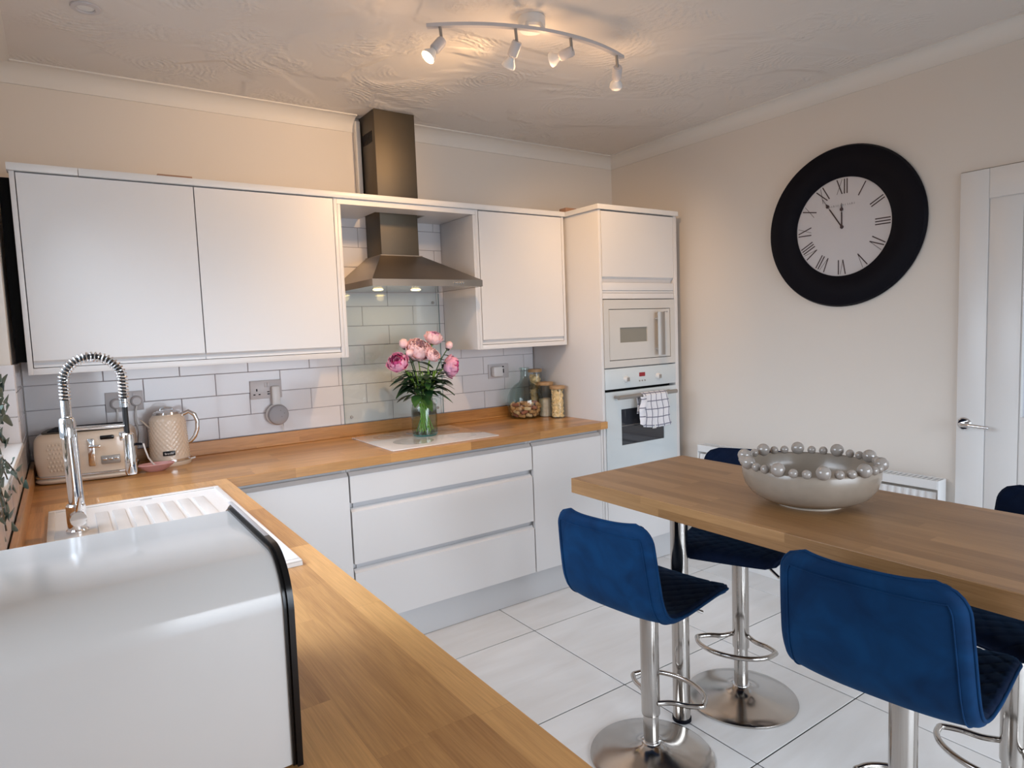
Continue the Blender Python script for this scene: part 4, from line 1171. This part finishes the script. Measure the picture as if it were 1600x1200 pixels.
for k in range(30):
    ang += (beads[k] + (beads[k-1] if k else 0) + gaps)/.183 if k else 0
    r = beads[k]
    part('bead', sphere((.183*math.cos(ang), .183*math.sin(ang), .114+r*.70), r), BEADG, t, local=True)

# ------------------------------------------------------------ stools
def make_stool(seat_h, label, fabric, rotz, x, y, lever_ang=-.6):
    t = thing('bar_stool', (x, y, 0), label, 'stool', 'blue velvet bar stools at the oak table', rotz)
    # profile of the one-piece shell in x,z, from front lip to top of back
    key = [(.205, -.022), (.190, -.004), (.13, .004), (.04, 0), (-.06, -.006), (-.135, -.002), (-.180, .022), (-.205, .070), (-.218, .13), (-.229, .20), (-.238, .262), (-.243, .300)]
    # Catmull-Rom smoothing
    def cr(pp, n=5):
        out = []
        for i in range(len(pp)-1):
            p0 = pp[max(i-1, 0)]; p1 = pp[i]; p2 = pp[i+1]; p3 = pp[min(i+2, len(pp)-1)]
            for k in range(n):
                q = k/n; out.append(tuple(.5*((2*p1[d]) + (-p0[d]+p2[d])*q + (2*p0[d]-5*p1[d]+4*p2[d]-p3[d])*q*q + (-p0[d]+3*p1[d]-3*p2[d]+p3[d])*q**3) for d in range(2)))
        out.append(pp[-1]); return out
    pr = cr(key); L = [0]
    for a, b in zip(pr, pr[1:]): L.append(L[-1]+math.hypot(b[0]-a[0], b[1]-a[1]))
    Lt = L[-1]
    def at(s):
        s = max(0, min(1, s))*Lt; k = 0
        while k < len(L)-2 and L[k+1] < s: k += 1
        f = (s-L[k])/max(1e-9, L[k+1]-L[k]); a, b = pr[k], pr[k+1]
        return a[0]+(b[0]-a[0])*f, a[1]+(b[1]-a[1])*f, math.atan2(b[1]-a[1], b[0]-a[0])
    def width(s):
        w = .178+.022*math.sin(PI*min(1, s*1.25)) if s < .8 else .190
        w = .182 + .014*math.sin(PI*s)
        d = s*Lt; e = (1-s)*Lt; rc = .055
        if d < rc: w -= rc*(1-math.sqrt(max(0, 1-(1-d/rc)**2)))
        if e < rc: w -= rc*(1-math.sqrt(max(0, 1-(1-e/rc)**2)))
        return w
    def surf(s, v, off=0.0, quilt=0.0):
        x_, z_, an = at(s); nx, nz = -math.sin(an), math.cos(an)   # towards the sitter it is flipped below
        k = (v-.5)*2; w = width(s)
        dish = .016*abs(k)**3*(.5+.9*s)
        o_ = -dish*0
        sx, sz = (-nx, -nz)
        q = 0
        if quilt:
            A = (s*Lt + k*w)/.055; B = (s*Lt - k*w)/.055
            q = -quilt*(math.exp(-((A % 1)-.5)**2*0) * 0 + max(0, 1-abs((A % 1)-.5)/.10) + max(0, 1-abs((B % 1)-.5)/.10))
        tt = off + dish + q
        return Vector((x_ + sx*tt, k*w, seat_h + z_ + sz*tt))
    ns, nv = 64, 40
    # rounded pad cross-section: outer shell and padded inner face
    def edge(v, s): 
        k = abs((v-.5)*2); d = (1-k)*width(s); e = min(d, s*Lt, (1-s)*Lt); rr_ = .014
        return 1 if e > rr_ else math.sqrt(max(0, 1-(1-e/rr_)**2))
    # denser sampling near the rims
    def warp(u): return .5-.5*math.cos(PI*u)*(.55) - .5*(1-2*u)*(1-.55)*1.0
    sh = M(); sh.sheet(lambda u, v: surf(warp(u), warp(v), -.015*edge(warp(v), warp(u))), ns, nv)
    part('seat_shell', sh, fabric, t, local=True, smooth=80)
    pd = M(); pd.sheet(lambda u, v: surf(warp(u), warp(v), .015*edge(warp(v), warp(u)), .0035), 96, 60)
    part('quilted_pad', pd, NAVY, t, local=True, smooth=80)
    # piping around the rim
    ring = []
    for i in range(60): ring.append(surf(i/59, 0))
    for i in range(1, 16): ring.append(surf(1, i/16))
    for i in range(60): ring.append(surf(1-i/59, 1))
    for i in range(1, 16): ring.append(surf(0, 1-i/16))
    clean = [ring[0]]
    for q in ring[1:]:
        if (q-clean[-1]).length > .004: clean.append(q)
    part('piping', M().tube(clean, .0042, 6, closed=True), fabric, t, local=True, smooth=80)
    # seam line on the back of the shell
    def sring(ins):
        P = []
        for i in range(40):
            s = .50+(.5-ins/Lt)*i/39; P.append((s, 0))
        return P
    sm = []
    for i in range(40): s = .42+(.58-.030/Lt)*i/39; sm.append(surf(s, .5-.5*(1-.024/width(s)), -.0165))
    for i in range(1, 20): s = 1-.030/Lt; k = 1-.024/width(s); sm.append(surf(s, .5-.5*k+k*i/20, -.0165))
    for i in range(40): s = 1-.030/Lt-(.58-.030/Lt)*i/39; sm.append(surf(s, .5+.5*(1-.024/width(s)), -.0165))
    part('back_seam', M().tube(sm, .0016, 6), fabric, t, local=True)
    tb = seat_h-.415
    part('mounting_plate', M().box(-.08, .08, -.08, .08, seat_h-.030, seat_h-.022, .002), BLACKM, t, local=True)
    part('outer_column', M().lathe([(0, tb+.001), (.0300, tb), (.0305, tb+.003), (.0305, seat_h-.028), (0, seat_h-.028)], 36), NICKEL, t, local=True)
    part('inner_column', M().lathe([(0, .045), (.0255, .045), (.0255, tb+.004), (0, tb+.004)], 32), NICKEL, t, local=True)
    part('base_collar', M().lathe([(.0255, .046), (.0315, .047), (.0325, .053), (.0300, .059), (.0255, .060)], 32, close=True), CHROME, t, local=True)
    base = [(0, .001), (.203, .001), (.205, .004), (.204, .008), (.195, .0115), (.16, .016), (.12, .0215), (.09, .027), (.065, .034), (.048, .042), (.037, .050), (.031, .056), (0, .056)]
    part('base', M().lathe(base, 72), NICKEL, t, local=True, smooth=50)
    # D-shaped footrest on the sitter's side
    zr = tb+.045; P = [(.012, -.030, zr)]
    P = [(0.0, -.028, zr), (.035, -.060, zr), (.055, -.105, zr)]
    for i in range(19):
        a = -PI/2+PI*i/18; P.append((.085+.100*math.cos(a), .150*math.sin(a)*.93, zr))
    P += [(.055, .105, zr), (.035, .060, zr), (0.0, .028, zr)]
    sm2 = cr([(p[0], p[1]) for p in P], 4)
    part('footrest', M().tube([(p[0], p[1], zr) for p in sm2], .0085, 12), NICKEL, t, local=True)
    la = lever_ang
    part('lever', M().tube([(.03*math.cos(la), .03*math.sin(la), seat_h-.036), (.10*math.cos(la), .10*math.sin(la), seat_h-.045), (.185*math.cos(la), .185*math.sin(la), seat_h-.085)], .0055, 10), NICKEL, t, local=True)
    return t
make_stool(.567, 'blue velvet bar stool on the near side, at the far left end of the table', BLUE, .12, 1.675, -1.870)
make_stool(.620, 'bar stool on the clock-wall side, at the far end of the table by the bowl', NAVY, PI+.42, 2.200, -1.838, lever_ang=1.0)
make_stool(.624, 'large foreground blue velvet bar stool with its back to the viewer', BLUE, .10, 1.712, -2.645)
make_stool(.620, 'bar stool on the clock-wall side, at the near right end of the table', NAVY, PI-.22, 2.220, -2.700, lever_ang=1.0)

# ------------------------------------------------------------ wall clock
cy_, cz_ = -1.606, 1.880
t = thing('wall_clock', (W, cy_, cz_), 'large round wall clock with wide black frame and Roman numerals', 'clock')
RX = Matrix(((0, 0, -1, 0), (-1, 0, 0, 0), (0, 1, 0, 0), (0, 0, 0, 1)))   # local x -> -Y, local y -> Z, local z -> -X
fr = M().lathe([(.236, .0), (.384, .0), (.386, .010), (.378, .026), (.34, .036), (.30, .036), (.262, .028), (.246, .018), (.236, .014)], 96, (0, 0, .001), close=True)
part('frame', fr.xform(RX), BLACKM, t, local=True, label='wide black frame')
part('face', M().disc((0, 0, .006), .240, 72, h=.003).xform(RX), FACE, t, local=True, label='pale grey dial')
Z0 = .0092
def stroke(m, a, b, w):
    a = Vector((*a, 0)); b = Vector((*b, 0)); d = (b-a).normalized(); n_ = Vector((-d.y, d.x, 0))*w/2
    m.add([a-n_+Vector((0, 0, Z0)), b-n_+Vector((0, 0, Z0)), b+n_+Vector((0, 0, Z0)), a+n_+Vector((0, 0, Z0))], [(0, 1, 2, 3)])
    m.add([a-n_+Vector((0, 0, Z0+.0006)), b-n_+Vector((0, 0, Z0+.0006)), b+n_+Vector((0, 0, Z0+.0006)), a+n_+Vector((0, 0, Z0+.0006))], [(0, 1, 2, 3)])
rom = ['XII', 'I', 'II', 'III', 'IV', 'V', 'VI', 'VII', 'VIII', 'IX', 'X', 'XI']
hn = .070; tk_, tn_ = .0052, .0018
for i, s in enumerate(rom):
    m = M(); wd = {'I': .013, 'V': .034, 'X': .036}; tot = sum(wd[c] for c in s); x = -tot/2
    for c in s:
        cx = x+wd[c]/2
        if c == 'I': stroke(m, (cx, -hn/2), (cx, hn/2), tk_)
        elif c == 'V': stroke(m, (cx-.011, hn/2), (cx+.002, -hn/2), tk_); stroke(m, (cx+.014, hn/2), (cx+.002, -hn/2), tn_)
        else: stroke(m, (cx-.013, hn/2), (cx+.013, -hn/2), tk_); stroke(m, (cx+.013, hn/2), (cx-.013, -hn/2), tn_)
        x += wd[c]
    a = -2*PI*i/12
    m.xform(R4('Z', a) @ T4(0, .193, 0)); m.xform(RX)
    part('numeral', m, INK, t, local=True, smooth=0)
def hand(ang, ln, blob):
    m = M(); stroke(m, (0, -.0), (0, ln*.62), .006); stroke(m, (0, ln*.6), (0, ln), .0022)
    m.lathe([(0, 0), (.0085, 0), (.0085, .0012), (0, .0012)], 16, (0, blob, Z0)); m.lathe([(0, 0), (.006, 0), (.001, .0012), (0, .0012)], 3, (0, blob+.012, Z0), R4('Z', PI/2))
    m.xform(T4(0, 0, .002) @ R4('Z', ang)).xform(RX); return m
part('minute_hand', hand(2*PI*5.6/60, .180, .130), INK, t, local=True, smooth=0)
part('hour_hand', hand(.02, .115, .085), INK, t, local=True, smooth=0)
part('centre_cap', M().lathe([(0, .011), (.009, .011), (.007, .015), (0, .016)], 20).xform(RX), INK, t, local=True)
m = M()   # the maker's line on the dial is too small to read: a row of fine strokes of its size
for k in range(17):
    if k not in (6, 11): stroke(m, (-.060+.0075*k, .1005), (-.060+.0075*k+.003*(k % 3-1), .1095), .0022)
m.xform(RX)
part('dial_lettering', m, GREYINK, t, local=True, smooth=0)

# ------------------------------------------------------------ radiator
RY0, RY1, RZ0, RZ1 = -2.085, -.775, .15, .716
rx = W-.095
t = thing('radiator', (rx+.03, (RY0+RY1)/2, RZ0), 'white convector radiator below the clock', 'radiator')
m = M(); ny = 160
def radf(u, v):
    y = RY0+.012+(RY1-RY0-.024)*u; k = abs(((u*40) % 1)-.5)*2
    d = .010*min(1, max(0, (k-.25)/.3)); ev = min(1, v*14, (1-v)*14)
    return Vector((rx+.012-d*ev*0-(.007*(1 if k > .55 else 0 if k < .35 else (k-.35)/.2))*ev, y, RZ0+.01+(RZ1-RZ0-.065)*v))
m.sheet(radf, ny*2, 20, -.0015)
part('front_panel', m, RADI, t, smooth=50)
part('side_cover', M().box(rx, rx+.075, RY1-.004, RY1, RZ0, RZ1, .0015), RADI, t)
part('side_cover', M().box(rx, rx+.075, RY0, RY0+.004, RZ0, RZ1, .0015), RADI, t)
m = M(); m.box(rx-.002, rx+.006, RY0+.004, RY1-.004, RZ1-.040, RZ1, .002); m.box(rx+.070, rx+.075, RY0+.004, RY1-.004, RZ1-.040, RZ1, .001)
for k in range(60):
    y = RY0+.015+(RY1-RY0-.03)*k/59; m.box(rx+.006, rx+.070, y-.004, y+.004, RZ1-.004, RZ1-.001)
part('top_grille', m, RADI, t, smooth=0)
for y in (RY0+.15, RY1-.15): part('wall_bracket', M().box(rx+.075, W-.0005, y-.015, y+.015, RZ0+.1, RZ1-.08), RADI, t)

# ------------------------------------------------------------ ceiling light bar
t = thing('spotlight_bar', (1.66, -1.36, H), 'white curved ceiling bar with four adjustable spotlights', 'ceiling light')
part('ceiling_rose', M().lathe([(0, 0), (.050, 0), (.050, -.034), (.044, -.042), (0, -.042)], 40, (1.660, -1.362, H-.0005)), WPLAS, t)
A = Vector((1.280, -1.263, 2.5)); Bm = Vector((1.600, -1.425, 2.5)); Bn = Vector((2.071, -1.406, 2.5))
# circle through the three plan points
def circ3(p, q, r):
    ax, ay, bx_, by_, cx, cy = p.x, p.y, q.x, q.y, r.x, r.y
    d = 2*(ax*(by_-cy)+bx_*(cy-ay)+cx*(ay-by_))
    ux = ((ax*ax+ay*ay)*(by_-cy)+(bx_*bx_+by_*by_)*(cy-ay)+(cx*cx+cy*cy)*(ay-by_))/d
    uy = ((ax*ax+ay*ay)*(cx-bx_)+(bx_*bx_+by_*by_)*(ax-cx)+(cx*cx+cy*cy)*(bx_-ax))/d
    return Vector((ux, uy))
cc = circ3(A, Bm, Bn); Rr = (Vector((A.x, A.y))-cc).length
a0 = math.atan2(A.y-cc.y, A.x-cc.x); a1 = math.atan2(Bn.y-cc.y, Bn.x-cc.x)
def bar_pt(s, r=0): a = a0+(a1-a0)*s; return Vector((cc.x+(Rr+r)*math.cos(a), cc.y+(Rr+r)*math.sin(a), 2.5))
m = M(); vs = []; fs = []; nb = 40
for i in range(nb+1):
    for r_, z_ in ((-.009, -.006), (.009, -.006), (.009, .006), (-.009, .006)):
        p = bar_pt(i/nb, r_); vs.append((p.x, p.y, 2.5+z_))
for i in range(nb):
    for j in range(4): fs.append((i*4+j, i*4+(j+1) % 4, (i+1)*4+(j+1) % 4, (i+1)*4+j))
fs.append((0, 1, 2, 3)); fs.append(tuple(nb*4+j for j in range(4)))
m.add(vs, fs); part('bar', m, SOCK, t, smooth=20)
part('bar_stem', M().tube([bar_pt(.50)+Vector((0, 0, .004)), (bar_pt(.50).x, bar_pt(.50).y+.02, 2.534)], .007, 12).tube([bar_pt(.42)+Vector((0, 0, .004)), (bar_pt(.42).x+.02, bar_pt(.42).y+.025, 2.534)], .007, 12), WPLAS, t)
heads = [(.055, (-.035, .14, -.14)), (.37, (.09, .30, -.42)), (.635, (-.14, .42, -.42)), (.945, (.18, .42, -.62))]
heads = [(.055, Vector((-.55, .02, -.62))), (.37, Vector((-.02, .55, -.62))), (.635, Vector((-.66, 1.42, -.20))), (.945, Vector((.62, .80, -.60)))]
for i, (s, d) in enumerate(heads):
    p = bar_pt(s); d = d.normalized()
    j = p + Vector((.004, 0, -.052))
    hdm = M().tube([p+Vector((0, 0, -.006)), j], .0055, 10)
    hz = part('spot_head', hdm, GREYH, t)
    q = Vector((0, 0, 1)).rotation_difference(d).to_matrix().to_4x4()
    c = j
    part('holder', M().lathe([(0, -.004), (.016, -.004), (.0185, .002), (.0185, .044), (.014, .050), (0, .050)], 24, c, q), SOCK, hz)
    part('lamp', M().lathe([(.012, .050), (.014, .058), (.024, .074), (.0255, .086), (.023, .086), (.020, .075), (.010, .060)], 28, c, q), WPLAS, hz)
    part('lens', M().lathe([(0, .0835), (.0225, .0835), (.0225, .0845), (0, .0845)], 24, c, q), SPOTG, hz, label='lit warm lens')
    l = bpy.data.lights.new('spot_lamp_light', 'SPOT'); l.energy = SPOT_W; l.color = (1.0, .60, .27); l.spot_size = math.radians(80); l.spot_blend = 1.0; l.shadow_soft_size = .022
    o = bpy.data.objects.new('spot_lamp_light', l); C.objects.link(o); o.location = c + d*.090
    o.rotation_euler = Vector((0, 0, -1)).rotation_difference(d).to_euler()
    l2 = bpy.data.lights.new('spot_fill_glow', 'POINT'); l2.energy = 1.0; l2.color = (1.0, .60, .30); l2.shadow_soft_size = .03  # added point fill in front of each lens, warms ceiling and upper walls
    o = bpy.data.objects.new('spot_fill_glow', l2); C.objects.link(o); o.location = c + d*.10 + Vector((0, 0, -.03))

# recessed downlight
t = thing('downlight', (.309, -.674, H), 'round recessed ceiling downlight, unlit, above the window corner', 'downlight')
part('bezel', M().lathe([(.026, -.001), (.046, -.001), (.044, -.006), (.030, -.008), (.026, -.004)], 40, (.309, -.674, H), close=True), SOCK, t)
part('lens', M().lathe([(0, -.0025), (.025, -.0025), (.025, -.001), (0, -.001)], 32, (.309, -.674, H)), WPLAS, t)

# ------------------------------------------------------------ trailing plant on the sill
t = thing('trailing_plant', (-.02, -1.36, WZ0+.006), 'potted eucalyptus plant trailing over the window sill', 'plant')
part('pot', M().lathe([(0, 0), (.034, 0), (.044, .075), (.046, .08), (.041, .08), (.036, .065), (0, .065)], 32, (-.030, -1.36, WZ0+.0065)), mat('grey_pot', (.35, .34, .33), .5), t)
rnd = random.Random(3)
for k in range(13):
    tgt = Vector((rnd.uniform(.012, .040), rnd.uniform(-1.75, -1.08), rnd.choice((1.37, 1.30, 1.22, 1.14, 1.08, 1.02, .98))))
    p0 = Vector((-.030, -1.36, 1.175)); mid = p0.lerp(tgt, .5)+Vector((.01, 0, .08))
    P = [p0.lerp(mid, q/6).lerp(mid.lerp(tgt, q/6), q/6) for q in range(7)]
    stm = part('stem', M().tube(P, .0018, 6), BROWNS, t)
    for q in range(2, 7):
        for sgn in (-1, 1):
            c = P[q]+Vector((rnd.uniform(-.004, .012), sgn*.012, rnd.uniform(-.006, .006)))
            ln = rnd.uniform(.022, .034); dv = Vector((rnd.uniform(-.4, .5), sgn, rnd.uniform(-.8, .6))).normalized(); up = Vector((rnd.uniform(-.3, .3), 0, 1))
            sd = dv.cross(Vector((1, 0, rnd.uniform(-.5, .5)))).normalized()
            lf = M(); lf.sheet(lambda u, v: c + dv*ln*v + sd*(u-.5)*2*ln*.42*math.sin(PI*min(.98, v*.9+.06)) + Vector((.004, 0, 0))*math.sin(v*PI), 4, 5, .0005)
            part('leaf', lf, EUC, stm, smooth=80)
